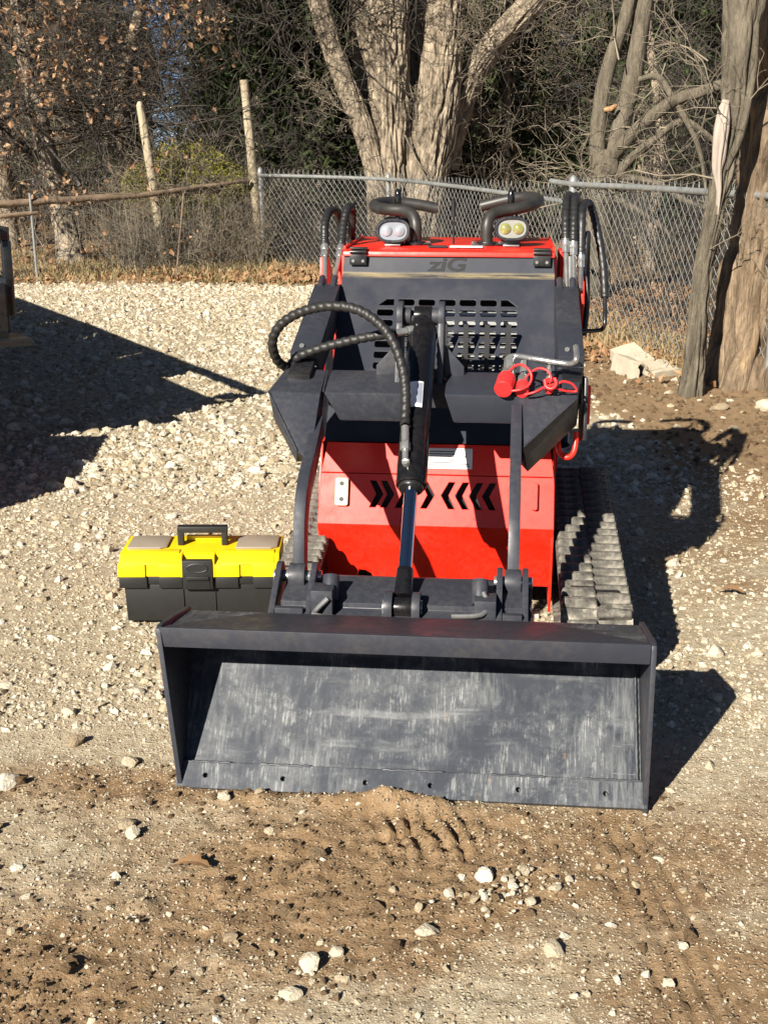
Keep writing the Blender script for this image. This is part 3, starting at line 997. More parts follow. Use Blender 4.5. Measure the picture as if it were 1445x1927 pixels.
# ---- hood: sloped front panel with a grille of slots, red cap, side panels
es = Vector((0, 0.42, 0.466)).normalized()          # up the slope
bend = Vector((0, 1.72, 1.066))
Mp = frame(bend, (1, 0, 0), es)
holes = []
ry = [-0.118 - 0.0425 * i for i in range(8)]
cxs = [-0.205 + 0.0695 * i for i in range(7)]
for j, y in enumerate(ry):
    for i, x in enumerate(cxs):
        hw, hh = 0.029, 0.0145
        if j == 0 and i == 0: pl = [(x - hw, y - hh), (x + hw, y - hh), (x + hw, y + hh), (x + 0.004, y + hh)]
        elif j == 0 and i == 6: pl = [(x - hw, y - hh), (x + hw, y - hh), (x - 0.004, y + hh), (x - hw, y + hh)]
        elif j == 7 and i == 0: pl = [(x + hw, y + hh), (x - hw, y + hh), (x + 0.004, y - hh), (x + hw, y - hh)]
        elif j == 7 and i == 6: pl = [(x + hw, y + hh), (x - hw, y + hh), (x - hw, y - hh), (x - 0.004, y - hh)]
        else: pl = rrect(x, y, 2 * hw, 2 * hh, 0.0095, 4)
        holes.append(pl)
FP = plate('front_panel', [(-0.362, 0.0), (0.362, 0.0), (0.368, -0.660), (-0.368, -0.660)], holes, 0.006, Mp, M_HOOD, LD)
up = Vector((0, 0.012, 0.062)).normalized()
Mu = frame(bend + Vector((0, 0, 0.001)), (1, 0, 0), up)
plate('upper_panel', [(-0.362, 0.0), (0.362, 0.0), (0.356, 0.066), (-0.356, 0.066)], [], 0.006, Mu, M_HOOD, FP)
lettering('lettering', 'ziG', 0.064, Mu @ Matrix.Translation((-0.004, 0.031, 0.0033)) @ Matrix.Diagonal((1.45, 1, 1, 1)), M_PRINT, FP, shear=0.16, off=0.0019)
# dark box with the radiator fins behind the grille
b = MB()
b.prism([(1.69, 0.985), (1.36, 0.62), (1.75, 0.60), (1.80, 0.985)], -0.30, 0.30, uvw)
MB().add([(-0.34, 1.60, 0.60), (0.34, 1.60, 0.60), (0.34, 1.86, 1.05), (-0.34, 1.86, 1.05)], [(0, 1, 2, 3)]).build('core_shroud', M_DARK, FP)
for i in range(17):
    z = 0.70 + 0.0145 * i
    MB().box(-0.02, 0.27, 1.51 + (z - 0.60) * 0.5, 1.525 + (z - 0.60) * 0.5, z, z + (0.004 if i < 14 else 0.012)).build('radiator_fin', M_FIN, FP)
for x in cxs[2:]:
    MB().box(x - 0.008, x + 0.008, 1.47, 1.485, 0.60, 0.93, Matrix.Identity(4) @ Matrix.Shear('XZ', 4, (0, 0)) if False else None).build('core_strut', M_DARK, FP)
# red cap of the hood
b = MB()
b.prism([(1.718, 1.126), (1.722, 1.142), (1.75, 1.148), (2.34, 1.150), (2.36, 1.14), (2.36, 0.70), (2.33, 0.70), (2.33, 1.13), (1.74, 1.126)],
        -0.362, 0.362, uvw)
HC = b.build('hood_cap', M_RED, LD, bevel=0.004)
for sx in (-1, 1):
    MB().box(sx * 0.362 - 0.008, sx * 0.362 + 0.008, 1.75, 2.33, 0.30, 1.125).build('side_panel', M_RED, HC, bevel=0.003)
    MB().box(sx * 0.362 - 0.004 - 0.004 * sx, sx * 0.362 + 0.004 - 0.004 * sx, 1.745, 2.30, 1.140, 1.158).build('cap_flange', M_RED, HC, bevel=0.002)
    # hinge
    u = -0.308 if sx < 0 else 0.318
    b = MB(); b.box(u - 0.029, u + 0.029, 1.7065, 1.7125, 1.098, 1.132); b.box(u - 0.029, u + 0.029, 1.709, 1.75, 1.150, 1.1555)
    b.cyl((u - 0.029, 1.711, 1.141), (u + 0.029, 1.711, 1.141), 0.007, 12)
    HG = b.build('hinge', M_BLACK, HC, bevel=0.0015)
    for d in (-0.017, 0.017):
        MB().cyl((u + d, 1.7065, 1.111), (u + d, 1.7035, 1.111), 0.0055, 10).build('screw', M_STEEL, HG)
    # red tower plates carrying the arm pivots
    b = MB()
    b.prism([(1.80, 0.30), (2.30, 0.30), (2.32, 0.95), (2.10, 1.13), (1.93, 1.135), (1.85, 0.95), (1.72, 0.80)], sx * 0.385, sx * 0.400, uvw)
    b.prism([(1.90, 0.60), (2.30, 0.60), (2.32, 0.95), (2.10, 1.10), (1.98, 1.10)], sx * 0.465, sx * 0.480, uvw)
    b.build('arm_tower', M_RED, LD, bevel=0.003)
# label on the cap
MB().box(0.00, 0.115, 1.80, 1.86, 1.1520, 1.1545).build('warning_sticker', M_STICK, HC)
MB().box(-0.075, -0.01, 1.80, 1.86, 1.1520, 1.1545).build('warning_sticker', M_INK, HC)

# ---- red lower body: hatch above, slotted guard below
def chev(x, y, w_, h_, t, sx):
    """one chevron outline with its point towards sx"""
    return [(x - sx * w_ / 2, y + h_ / 2), (x - sx * (w_ / 2 - t), y + h_ / 2), (x + sx * w_ / 2, y), (x - sx * (w_ / 2 - t), y - h_ / 2),
            (x - sx * w_ / 2, y - h_ / 2), (x + sx * (w_ / 2 - t * 1.15), y)]


pts = [(1.258, 0.574), (1.215, 0.486), (1.160, 0.332), (1.235, 0.118)]
def seg_frame(i, j):
    a = Vector((0, *pts[j])); c = Vector((0, *pts[i]))
    return frame(a, (1, 0, 0), c - a), (c - a).length


Mh, Lh = seg_frame(0, 1)
BH = plate('hatch', [(-0.371, 0.002), (0.366, 0.002), (0.350, Lh), (-0.355, Lh)], [], 0.006, Mh, M_RED, LD)
plate('label', [(-0.036, 0.020), (0.108, 0.020), (0.108, 0.086), (-0.036, 0.086)], [], 0.0012, Mh @ Matrix.Translation((0, 0, 0.0042)), M_STICK, BH, bevel=0.0002)
for k_, (x0, x1, y) in enumerate([(-0.028, 0.05, 0.074), (-0.028, 0.055, 0.066), (-0.028, 0.04, 0.058), (-0.028, 0.052, 0.046), (-0.028, 0.048, 0.038),
                                  (-0.028, 0.03, 0.030), (0.066, 0.098, 0.034), (0.062, 0.10, 0.028)]):
    plate('print_line', [(x0, y), (x1, y), (x1, y + 0.003), (x0, y + 0.003)], [], 0.0006, Mh @ Matrix.Translation((0, 0, 0.0051)), M_INK, BH, bevel=0.0001)
lettering('lettering', 'N', 0.022, Mh @ Matrix.Translation((0.082, 0.063, 0.0051)), M_INK, BH)
Mg, Lg = seg_frame(1, 2)
cy = Lg * 0.60
hl = [chev(x, cy, 0.048, 0.088, 0.023, 1) for x in (-0.193, -0.158, -0.112, -0.030)]
hr = [chev(x, cy, 0.048, 0.088, 0.023, -1) for x in (0.035, 0.079, 0.123, 0.164)]
GD = plate('guard', [(-0.378, 0.0), (0.368, 0.0), (0.366, Lg - 0.003), (-0.371, Lg - 0.003)], hl + hr, 0.006, Mg, M_RED, LD)
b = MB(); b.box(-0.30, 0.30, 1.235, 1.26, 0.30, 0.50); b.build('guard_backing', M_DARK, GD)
Ml, Ll = seg_frame(2, 3)
plate('lower_guard', [(-0.376, 0.0), (0.362, 0.0), (0.368, Ll + 0.0), (-0.378, Ll)],
      [[(-0.262, 0.001), (-0.205, 0.001), (-0.212, 0.032), (-0.232, 0.046), (-0.255, 0.048)]], 0.006, Ml, M_RED, GD)
for sx in (-1, 1):
    b = MB()
    u = -0.375 if sx < 0 else 0.366
    b.prism([(1.262, 0.573), (1.218, 0.486), (1.163, 0.332), (1.20, 0.04), (1.75, 0.10), (1.75, 0.573)], u - 0.004, u + 0.004, uvw)
    b.build('body_side', M_RED, GD, bevel=0.0015)
# cream rub block on the left of the guard, narrow strip on the right
for u0, u1 in ((-0.322, -0.284), (0.300, 0.315)):
    RB = plate('rub_block', rrect((u0 + u1) / 2, Lg * 0.62, u1 - u0, 0.085, 0.005, 2), [], 0.016, Mg @ Matrix.Translation((0, 0, 0.011)),
               M_CREAM if u0 < 0 else M_RED, GD, label='cream rub block with two bolts' if u0 < 0 else None)
    if u0 < 0:
        for d in (-0.024, 0.026):
            p = Mg @ Vector(((u0 + u1) / 2, Lg * 0.62 + d, 0.0188)); q = Mg @ Vector(((u0 + u1) / 2, Lg * 0.62 + d, 0.0205))
            MB().cyl(p, q, 0.0075, 12).build('bolt', M_INK, RB)

# ---- tracks
def track(sx):
    uc = 0.478 if sx > 0 else -0.408
    hw = 0.100 if sx > 0 else 0.062
    fr, rr = (0.80 if sx > 0 else 0.97, 0.165, 0.135), (1.80, 0.200, 0.148)
    pts = []
    for a in np.linspace(-90, -215, 12):      # round the front idler, bottom to top
        pts.append((fr[0] + fr[2] * math.cos(R(a)), fr[1] + fr[2] * math.sin(R(a))))
    for a in np.linspace(110, -90, 16):
        pts.append((rr[0] + rr[2] * math.cos(R(a)), rr[1] + rr[2] * math.sin(R(a))))
    pts = [(v, max(q, 0.03)) for v, q in pts]
    P = [Vector((0, v, q)) for v, q in pts]
    b = MB()
    n = len(P); V = []
    for i in range(n):
        t = (P[(i + 1) % n] - P[i - 1]).normalized(); nn = Vector((0, t.z, -t.y))
        inner = P[i] - nn * 0.02 if (P[i] - nn * 0.02 - Vector((0, 1.3, 0.2))).length < (P[i] - Vector((0, 1.3, 0.2))).length else P[i] + nn * 0.02
        V += [(uc - hw, P[i].y, P[i].z), (uc + hw, P[i].y, P[i].z), (uc + hw, inner.y, inner.z), (uc - hw, inner.y, inner.z)]
    F = []
    for i in range(n):
        j = (i + 1) % n
        for k in range(4): F.append((4 * i + k, 4 * i + (k + 1) % 4, 4 * j + (k + 1) % 4, 4 * j + k))
    b.add(V, F)
    TR = b.build('track', M_TRACK, LD, smooth=30)
    # tread lugs: two staggered rows of chunky blocks
    L = [0.0]
    for i in range(n): L.append(L[-1] + (P[(i + 1) % n] - P[i]).length)
    tot = L[-1]
    def at(s):
        s %= tot
        for i in range(n):
            if s <= L[i + 1]:
                f = (s - L[i]) / (L[i + 1] - L[i]); a, c = P[i], P[(i + 1) % n]
                return a.lerp(c, f), (c - a).normalized()
    lug = MB()
    w2 = hw * 0.50
    V = [(-w2, -0.019, 0), (w2, -0.014, 0), (w2, 0.017, 0), (-w2, 0.022, 0), (-w2 * 0.92, -0.012, 0.024), (w2 * 0.9, -0.008, 0.024), (w2 * 0.9, 0.010, 0.024), (-w2 * 0.92, 0.014, 0.024)]
    lug.add(V, [(0, 3, 2, 1), (4, 5, 6, 7), (0, 1, 5, 4), (1, 2, 6, 5), (2, 3, 7, 6), (3, 0, 4, 7)])
    first = None
    N = 46
    for row in (-1, 1):
        for k in range(N):
            p, t = at(tot * (k + (0.5 if row > 0 else 0)) / N)
            nn = Vector((0, t.z, -t.y))
            if (p + nn * 0.01 - Vector((0, 1.3, 0.2))).length < (p - Vector((0, 1.3, 0.2))).length: nn = -nn
            if p.z < 0.05 and fr[0] + 0.05 < p.y < 1.82: nn = Vector((0, 0, -1))
            x = Vector((1, 0, 0)) * (row if row else 1)
            M = Matrix((x, nn.cross(x), nn)).transposed().to_4x4()
            M.translation = Vector((uc + row * hw * 0.48, p.y, p.z))
            if first is None:
                first = lug.build('tread_lug', M_TRACK, TR, bevel=0.004, seg=1)
                o = first
            else:
                o = first.copy(); COL.objects.link(o); o.parent = TR
            o.matrix_local = M @ Matrix.Diagonal((1, 1, 0.9 + 0.25 * random.random(), 1))
    # wheels and frame inside the loop
    for v, q, r in ((fr[0], fr[1], 0.105), (rr[0], rr[1], 0.118), (1.13, 0.105, 0.055), (1.30, 0.105, 0.055), (1.52, 0.105, 0.055)):
        MB().cyl((uc - hw * 0.7, v, q), (uc + hw * 0.7, v, q), r, 24).build('track_wheel', M_BLACK, TR, bevel=0.006)
    MB().box(uc - sx * 0.0 - 0.05, uc + 0.05, 0.98, 1.80, 0.15, 0.24).build('track_frame', M_BLACK, TR, bevel=0.006)


track(-1); track(1)
MB().box(-0.36, 0.36, 1.34, 2.30, 0.14, 0.28).build('chassis', M_BLACK, LD, bevel=0.006)
MB().box(-0.34, 0.34, 1.35, 2.30, 0.281, 0.598).build('engine_bay', M_DARK, LD)

# ---- hydraulic lines
def hose(pts, r, mat, name='hose', parent=LD, n=10, sm=8, **k):
    return MB().tube(smooth_path(pts, sm), r, n).build(name, mat, parent, smooth=60, **k)


def wrapped_hose(pts, r, pitch=0.025, amp=0.0022, name='wrapped_hose'):
    """hose in a spiral guard: a ridge runs round it like a screw"""
    C = smooth_path(pts, 40)
    D = [0.0]
    for i in range(1, len(C)): D.append(D[-1] + (C[i] - C[i - 1]).length)
    tot = D[-1]
    m = int(tot / 0.0028); n = 16
    Q, j = [], 0
    for i in range(m + 1):
        s = tot * i / m
        while j < len(D) - 2 and D[j + 1] < s: j += 1
        f = (s - D[j]) / max(D[j + 1] - D[j], 1e-9)
        Q.append(C[j].lerp(C[j + 1], min(f, 1)))
    V, F = [], []
    nx_ = None
    for i in range(m + 1):
        t = (Q[min(i + 1, m)] - Q[max(i - 1, 0)]).normalized()
        if nx_ is None: nx_ = t.cross(Vector((0, 0, 1))).normalized()
        nx_ = (nx_ - t * nx_.dot(t)).normalized(); ny_ = t.cross(nx_)
        s = tot * i / m
        for k in range(n):
            a = 2 * math.pi * k / n
            ph = (s / pitch - k / n) % 1.0
            rr = r + amp * (1.0 - min(abs(ph - 0.5) / 0.36, 1.0) ** 3)
            V.append(Q[i] + (nx_ * math.cos(a) + ny_ * math.sin(a)) * rr)
    for i in range(m):
        for k in range(n):
            F.append((i * n + k, i * n + (k + 1) % n, (i + 1) * n + (k + 1) % n, (i + 1) * n + k))
    return MB().add(V, F).build(name, M_WRAP, LD, smooth=70)


def fitting(a, c, r, parent):
    a, c = Vector(a), Vector(c)
    MB().tube([a, a.lerp(c, 0.45)], r * 0.95, 14).build('ferrule', M_STEEL, parent)
    MB().cyl(a.lerp(c, 0.47), a.lerp(c, 0.70), r * 1.25, 6).build('hex_nut', M_STEEL, parent, bevel=0.001)
    MB().tube([a.lerp(c, 0.70), c], r * 0.75, 12).build('stem', M_STEEL, parent)


hA = wrapped_hose([(-0.435, 1.13, 0.835), (-0.457, 1.10, 0.842), (-0.479, 1.06, 0.870), (-0.485, 1.02, 0.921), (-0.469, 1.0, 0.968), (-0.425, 0.98, 1.009),
                   (-0.357, 0.95, 1.039), (-0.284, 0.92, 1.052), (-0.213, 0.90, 1.043), (-0.155, 0.88, 1.010), (-0.114, 0.86, 0.965), (-0.086, 0.84, 0.901),
                   (-0.072, 0.815, 0.830), (-0.069, 0.775, 0.762), (-0.067, 0.745, 0.742)], 0.0128)
fitting((-0.067, 0.745, 0.742), (-0.060, 0.672, 0.664), 0.012, hA)
MB().cyl((-0.060, 0.672, 0.664), (-0.054, 0.69, 0.640), 0.012, 12).build('banjo_bolt', M_STEEL, hA, bevel=0.002)
hB = wrapped_hose([(-0.440, 1.16, 0.815), (-0.447, 1.12, 0.841), (-0.424, 1.10, 0.874), (-0.355, 1.08, 0.904), (-0.272, 1.06, 0.929), (-0.19, 1.04, 0.949), (-0.118, 1.03, 0.961)], 0.0128)
fitting((-0.118, 1.03, 0.961), (-0.047, 1.06, 0.972), 0.012, hB)
MB().cyl((-0.062, 1.05, 0.972), (-0.040, 1.06, 0.974), 0.017, 6).build('hex_nut', M_STEEL, hB, bevel=0.001)


def riser(base, bend_, top_pts, tag_=None):
    """steel pipe out of the arm, crimped fitting, black hose over the top"""
    p = hose([base, Vector(base).lerp(Vector(bend_), 0.5), bend_], 0.0085, M_STEEL, 'steel_pipe', LD, 12, 5)
    d = (Vector(top_pts[0]) - Vector(bend_)).normalized()
    b0 = Vector(bend_)
    MB().cyl(b0 - d * 0.004, b0 + d * 0.020, 0.0145, 6).build('hex_nut', M_STEEL, p, bevel=0.001)
    MB().tube([b0 + d * 0.018, b0 + d * 0.022, b0 + d * 0.044], [0.012, 0.0145, 0.0145], 14).build('ferrule', M_STEEL, p)
    h_ = MB()
    C = smooth_path([b0 + d * 0.042] + top_pts, 14)
    h_.tube(C, [0.0145 + 0.0012 * math.sin(i * 1.9) for i in range(len(C))], 12)
    h_.build('hose', M_RUBBER, p, smooth=60)
    return p


riser((-0.422, 1.70, 1.013), (-0.435, 1.80, 1.122), [(-0.443, 1.85, 1.174), (-0.445, 1.88, 1.227), (-0.439, 1.95, 1.264), (-0.425, 2.05, 1.256), (-0.421, 2.12, 1.194), (-0.424, 2.15, 1.05)])
riser((-0.395, 1.70, 1.022), (-0.384, 1.80, 1.122), [(-0.382, 1.85, 1.165), (-0.381, 1.90, 1.226), (-0.373, 1.95, 1.276), (-0.370, 2.06, 1.265), (-0.377, 2.10, 1.176), (-0.392, 2.15, 1.05)])
riser((0.405, 1.70, 1.022), (0.400, 1.78, 1.142), [(0.398, 1.80, 1.201), (0.398, 1.85, 1.269), (0.406, 1.94, 1.316), (0.426, 2.10, 1.295), (0.437, 2.15, 1.10)])
riser((0.430, 1.70, 1.022), (0.427, 1.78, 1.134), [(0.425, 1.80, 1.201), (0.427, 1.85, 1.269), (0.432, 1.94, 1.318), (0.449, 2.10, 1.285), (0.461, 2.15, 1.10)])
p3 = riser((0.450, 1.70, 1.022), (0.454, 1.78, 1.092), [(0.453, 1.80, 1.147), (0.454, 1.85, 1.265), (0.469, 1.95, 1.296), (0.493, 2.0, 1.281), (0.518, 1.95, 1.192), (0.537, 1.90, 1.085), (0.545, 1.85, 0.979)])
hose([(0.545, 1.85, 0.985), (0.545, 1.80, 0.905), (0.540, 1.80, 0.880), (0.525, 1.80, 0.871), (0.465, 1.76, 0.873)], 0.0075, M_BLACK, 'return_pipe', LD, 12, 6)
hose([(0.462, 1.78, 1.06), (0.475, 1.84, 1.20), (0.482, 1.92, 1.10), (0.487, 1.90, 0.95), (0.48, 1.88, 0.84)], 0.010, M_RUBBER, 'hose', LD)

# quick couplers with red caps on the right wing, held by red straps
CP = hose([(0.207, 1.05, 0.850), (0.209, 1.05, 0.880), (0.218, 1.05, 0.892), (0.240, 1.05, 0.895), (0.296, 1.02, 0.892), (0.373, 1.0, 0.884), (0.399, 0.985, 0.888), (0.408, 0.985, 0.905), (0.408, 1.05, 0.925)],
          0.0085, M_STEEL, 'coupler_pipe', LD, 14, 8)
hose([(0.259, 1.06, 0.860), (0.262, 1.055, 0.880), (0.275, 1.05, 0.889), (0.315, 1.03, 0.885), (0.37, 1.03, 0.876)], 0.0075, M_STEEL, 'coupler_pipe', LD, 14, 8)
for (x, y, z), (x2, y2, z2), r, full in (((0.200, 0.90, 0.822), (0.217, 1.0, 0.862), 0.0265, 1), ((0.254, 0.915, 0.812), (0.259, 1.0, 0.852), 0.0195, 0.7), ((0.331, 0.92, 0.818), (0.332, 1.0, 0.852), 0.0125, 1)):
    a, c = Vector((x, y, z)), Vector((x2, y2, z2))
    q = MB().tube([a.lerp(c, 0.2), a.lerp(c, 0.75), a.lerp(c, 0.76), c], [r * 0.86, r * 0.86, r * 0.6, r * 0.6], 20).build('coupler', M_STEEL, LD, bevel=0.001)
    MB().tube([a, a.lerp(c, 0.02), a.lerp(c, 0.06 + 0.5 * full), a.lerp(c, 0.08 + 0.5 * full)], [r * 0.94, r, r, r * 0.9], 24).build('dust_cap', M_REDCAP, q)
    MB().cyl(c, c + Vector((0, 0.03, 0.03)), r * 0.62, 6).build('hex_nut', M_STEEL, q, bevel=0.001)
for pts_, r in (([(0.215, 0.955, 0.862), (0.228, 0.95, 0.880), (0.250, 0.94, 0.888), (0.272, 0.925, 0.876), (0.280, 0.915, 0.856), (0.272, 0.905, 0.836), (0.250, 0.898, 0.824), (0.224, 0.90, 0.819)], 0.0038),
                ([(0.262, 0.93, 0.85), (0.280, 0.94, 0.868), (0.303, 0.945, 0.878), (0.326, 0.94, 0.871), (0.336, 0.93, 0.852), (0.330, 0.93, 0.835)], 0.0034),
                ([(0.262, 0.90, 0.809), (0.290, 0.895, 0.818), (0.320, 0.905, 0.832), (0.345, 0.91, 0.838)], 0.0034),
                ([(0.338, 0.92, 0.828), (0.356, 0.915, 0.840), (0.371, 0.92, 0.845), (0.395, 0.925, 0.838), (0.410, 0.93, 0.818), (0.395, 0.93, 0.815), (0.372, 0.92, 0.819), (0.345, 0.915, 0.828)], 0.0034),
                ([(0.318, 0.915, 0.850), (0.322, 0.905, 0.832), (0.338, 0.90, 0.828), (0.350, 0.905, 0.840), (0.345, 0.915, 0.855)], 0.0055)):
    hose(pts_, r, M_REDCAP, 'cap_strap', LD, 8, 8)
# red tie-down ring below the right wing
hose([(0.366, 1.05, 0.660), (0.366, 1.02, 0.637), (0.375, 1.01, 0.613), (0.396, 1.0, 0.604), (0.414, 1.01, 0.622), (0.420, 1.03, 0.675)], 0.0085, M_RED, 'tie_ring', LD, 12, 8)
b = MB(); b.prism([(0.98, 0.66), (1.25, 0.60), (1.30, 0.80), (1.02, 0.84)], 0.437, 0.447, uvw); b.build('arm_side_guard', M_BLACK, LD, bevel=0.002)
b = MB(); b.prism([(1.12, 0.68), (1.20, 0.66), (1.20, 0.78), (1.12, 0.80)], 0.4485, 0.463, uvw); b.build('pivot_cap', M_RED, LD, bevel=0.004)

# ---- hand grips, levers, lamps, antenna
for sx, pts_, kn in ((-1, [(-0.130, 1.95, 1.148), (-0.128, 1.95, 1.215), (-0.141, 1.97, 1.250), (-0.175, 2.0, 1.266), (-0.235, 2.03, 1.268), (-0.285, 2.10, 1.272), (-0.300, 2.20, 1.277), (-0.275, 2.30, 1.281), (-0.224, 2.345, 1.280), (-0.141, 2.355, 1.270), (-0.075, 2.36, 1.257)], -0.209),
                     (1, [(0.127, 1.95, 1.150), (0.126, 1.95, 1.217), (0.140, 1.97, 1.252), (0.179, 2.0, 1.266), (0.245, 2.03, 1.277), (0.295, 2.10, 1.288), (0.310, 2.19, 1.298), (0.285, 2.29, 1.303), (0.235, 2.33, 1.300), (0.166, 2.35, 1.285), (0.095, 2.36, 1.267)], 0.209)):
    HB = hose(pts_, 0.0215, M_MATTE, 'hand_grip', LD, 18, 8)
    MB().cyl((pts_[0][0], 1.95, 1.1485), (pts_[0][0], 1.95, 1.162), 0.038, 24).build('grip_flange', M_BLACK, HB, bevel=0.002)
    for a in (20, 160, 270):
        x, y = pts_[0][0] + 0.032 * math.cos(R(a)) * 1.6, 1.95 + 0.03 * math.sin(R(a))
        MB().cyl((x, y, 1.150), (x, y, 1.1615), 0.008, 6).build('bolt', M_STEEL, HB)
    MB().box(pts_[0][0] - 0.056, pts_[0][0] + 0.056, 1.925, 1.975, 1.1515, 1.1555).build('grip_foot', M_BLACK, HB, bevel=0.002)
    MB().tube([(kn, 2.15, 1.20), (kn, 2.15, 1.270), (kn, 2.15, 1.31), (kn, 2.15, 1.330), (kn, 2.15, 1.338)], [0.006, 0.0115, 0.0135, 0.011, 0.004], 14).build('lever_knob', M_GLOSS, HB)
    MB().box(kn - 0.05, kn + 0.05, 2.10, 2.26, 1.165, 1.235).build('control_box', M_BLACK, HB, bevel=0.012)
    # lamp: oval pod with twin reflectors on a stubby bracket
    lu, lz = (-0.204, 1.202) if sx < 0 else (0.214, 1.212)
    Mlmp = frame((lu, 1.88, lz), (1, 0, 0), (0, 0.12, 1))
    ov = lambda a_, b_, n=28: [(math.copysign(abs(math.cos(t)) ** 0.72, math.cos(t)) * a_, math.copysign(abs(math.sin(t)) ** 0.85, math.sin(t)) * b_) for t in (2 * math.pi * i / n for i in range(n))]
    V, F = [], []
    rings = [(0.044, 0.030, -0.052), (0.058, 0.040, -0.035), (0.061, 0.043, -0.004), (0.059, 0.041, 0.006), (0.051, 0.0335, 0.006), (0.050, 0.0325, -0.004)]
    for a_, b_, z_ in rings: V += [Mlmp @ Vector((x, y, z_)) for x, y in ov(a_, b_)]
    for r_ in range(len(rings) - 1):
        for i in range(28): F.append((r_ * 28 + i, r_ * 28 + (i + 1) % 28, (r_ + 1) * 28 + (i + 1) % 28, (r_ + 1) * 28 + i))
    F.append(tuple(range(28))[::-1])
    LM = MB().add(V, F).build('work_lamp', M_BLACK, LD, smooth=40)
    V = [Mlmp @ Vector((x, y, -0.003)) for x, y in ov(0.0498, 0.0323)]
    lensmat = plain('lamp_reflector_clear' if sx < 0 else 'lamp_reflector_yellow', (0.24, 0.26, 0.285) if sx < 0 else (0.30, 0.30, 0.26), 0.3, 0.3, 0.1)
    MB().add(V, [tuple(range(28))]).build('reflector', lensmat, LM)
    for d in (-0.0225, 0.0225):
        ring = [Mlmp @ Vector((d + 0.019 * math.cos(2 * math.pi * i / 20), 0.019 * math.sin(2 * math.pi * i / 20), 0.001)) for i in range(20)]
        mid = [Mlmp @ Vector((d + 0.010 * math.cos(2 * math.pi * i / 20), 0.010 * math.sin(2 * math.pi * i / 20), 0.006)) for i in range(20)]
        V = ring + mid + [Mlmp @ Vector((d, 0, 0.008))]
        F = [(i, (i + 1) % 20, 20 + (i + 1) % 20, 20 + i) for i in range(20)] + [(20 + i, 20 + (i + 1) % 20, 40) for i in range(20)]
        MB().add(V, F).build('lens', plain('clear_lens', (0.26, 0.29, 0.32), 0.2, 0.0, 0.3) if sx < 0 else plain('yellow_lens', (0.26, 0.27, 0.09), 0.15, 0.2, 0.3), LM)
    MB().box(lu - 0.032, lu + 0.032, 1.90, 1.945, 1.150, 1.178).build('lamp_bracket', M_BLACK, LM, bevel=0.004)
    MB().box(lu - 0.028, lu + 0.028, 1.865, 1.8995, 1.1512, 1.1565).build('lamp_bolt', M_STEEL, LM, bevel=0.002)
MB().tube([(0.006, 2.0, 1.150), (0.005, 2.0, 1.245), (0.005, 2.0, 1.246), (0.003, 2.0, 1.305), (0.003, 2.0, 1.308)], [0.0038, 0.0032, 0.009, 0.0085, 0.004], 10).build('antenna', M_BLACK, LD)

# ================================================================== tool box
TB = empty('toolbox', (-0.5925, 3.89, 0.004), R(0.5), label='black and yellow plastic tool box with carry handle on gravel beside the track', cat='tool box')
M_TBLK = plain('black_plastic', (0.011, 0.011, 0.0105), 0.5, 0, 0.15, 40, 0.08, 300)
M_TYEL = plain('yellow_plastic', (0.85, 0.60, 0.004), 0.40, 0, 0.03, 40, 0.05, 300)
M_TCLR = plain('smoky_clear_plastic', (0.30, 0.255, 0.195), 0.35, 0, 0.08, 6)
b = MB()
b.add([(-0.240, 0.004, 0), (0.240, 0.004, 0), (0.240, 0.212, 0), (-0.240, 0.212, 0), (-0.245, 0.0, 0.128), (0.245, 0.0, 0.128), (0.245, 0.216, 0.128), (-0.245, 0.216, 0.128)],
      [(0, 3, 2, 1), (4, 5, 6, 7), (0, 1, 5, 4), (1, 2, 6, 5), (2, 3, 7, 6), (3, 0, 4, 7)])
tb = b.build('tub', M_TBLK, TB, bevel=0.006)
for x0, x1 in ((-0.258, -0.168), (-0.130, -0.055), (0.050, 0.125), (0.172, 0.258)):
    MB().box(x0, x1, -0.012, 0.02, 0.118, 0.1555).build('rim_block', M_TBLK, tb, bevel=0.003)
MB().box(-0.250, 0.250, -0.004, 0.226, 0.1285, 0.155).build('rim', M_TBLK, tb, bevel=0.003)
MB().box(-0.0555, -0.0535, -0.0035, 0.01, 0.0, 0.128).build('rib', M_TBLK, tb)
MB().box(0.0475, 0.0495, -0.0035, 0.01, 0.0, 0.128).build('rib', M_TBLK, tb)
b = MB()
b.prism([(-0.010, 0.1565), (0.225, 0.1565), (0.225, 0.20), (0.21, 0.228), (0.016, 0.228), (-0.010, 0.203)], -0.256, 0.256, lambda p, q, h: (h, p, q))
lid = b.build('lid', M_TYEL, TB, bevel=0.005)
for x0, x1, z0, z1 in ((-0.259, -0.172, 0.1575, 0.203), (-0.128, -0.053, 0.1575, 0.200), (0.050, 0.130, 0.1575, 0.200), (0.172, 0.259, 0.1575, 0.203)):
    MB().box(x0, x1, -0.0175, 0.0, z0, z1).build('lid_block', M_TYEL, lid, bevel=0.003)
for x0, x1 in ((-0.235, -0.065), (0.070, 0.240)):
    b = MB()
    b.prism([(-0.0185, 0.2), (-0.0125, 0.206), (0.0105, 0.228), (0.016, 0.232), (0.05, 0.232), (0.05, 0.21)], x0, x1, lambda p, q, h: (h, p, q))
    b.build('lid_rib', M_TYEL, lid, bevel=0.003)
for x0, x1 in ((-0.240, -0.112), (0.112, 0.246)):
    c = 0.02
    b = MB(); b.prism([(x0, 0.055), (x1 - c, 0.055), (x1, 0.07), (x1, 0.185), (x0 + c, 0.19), (x0, 0.175)], 0.2285, 0.236, lambda p, q, h: (p, q, h))
    b.build('organiser_lid', M_TCLR, lid, bevel=0.003)
b = MB(); b.box(-0.052, 0.045, -0.026, -0.002, 0.118, 0.216)
lt = b.build('latch', M_TBLK, TB, bevel=0.004)
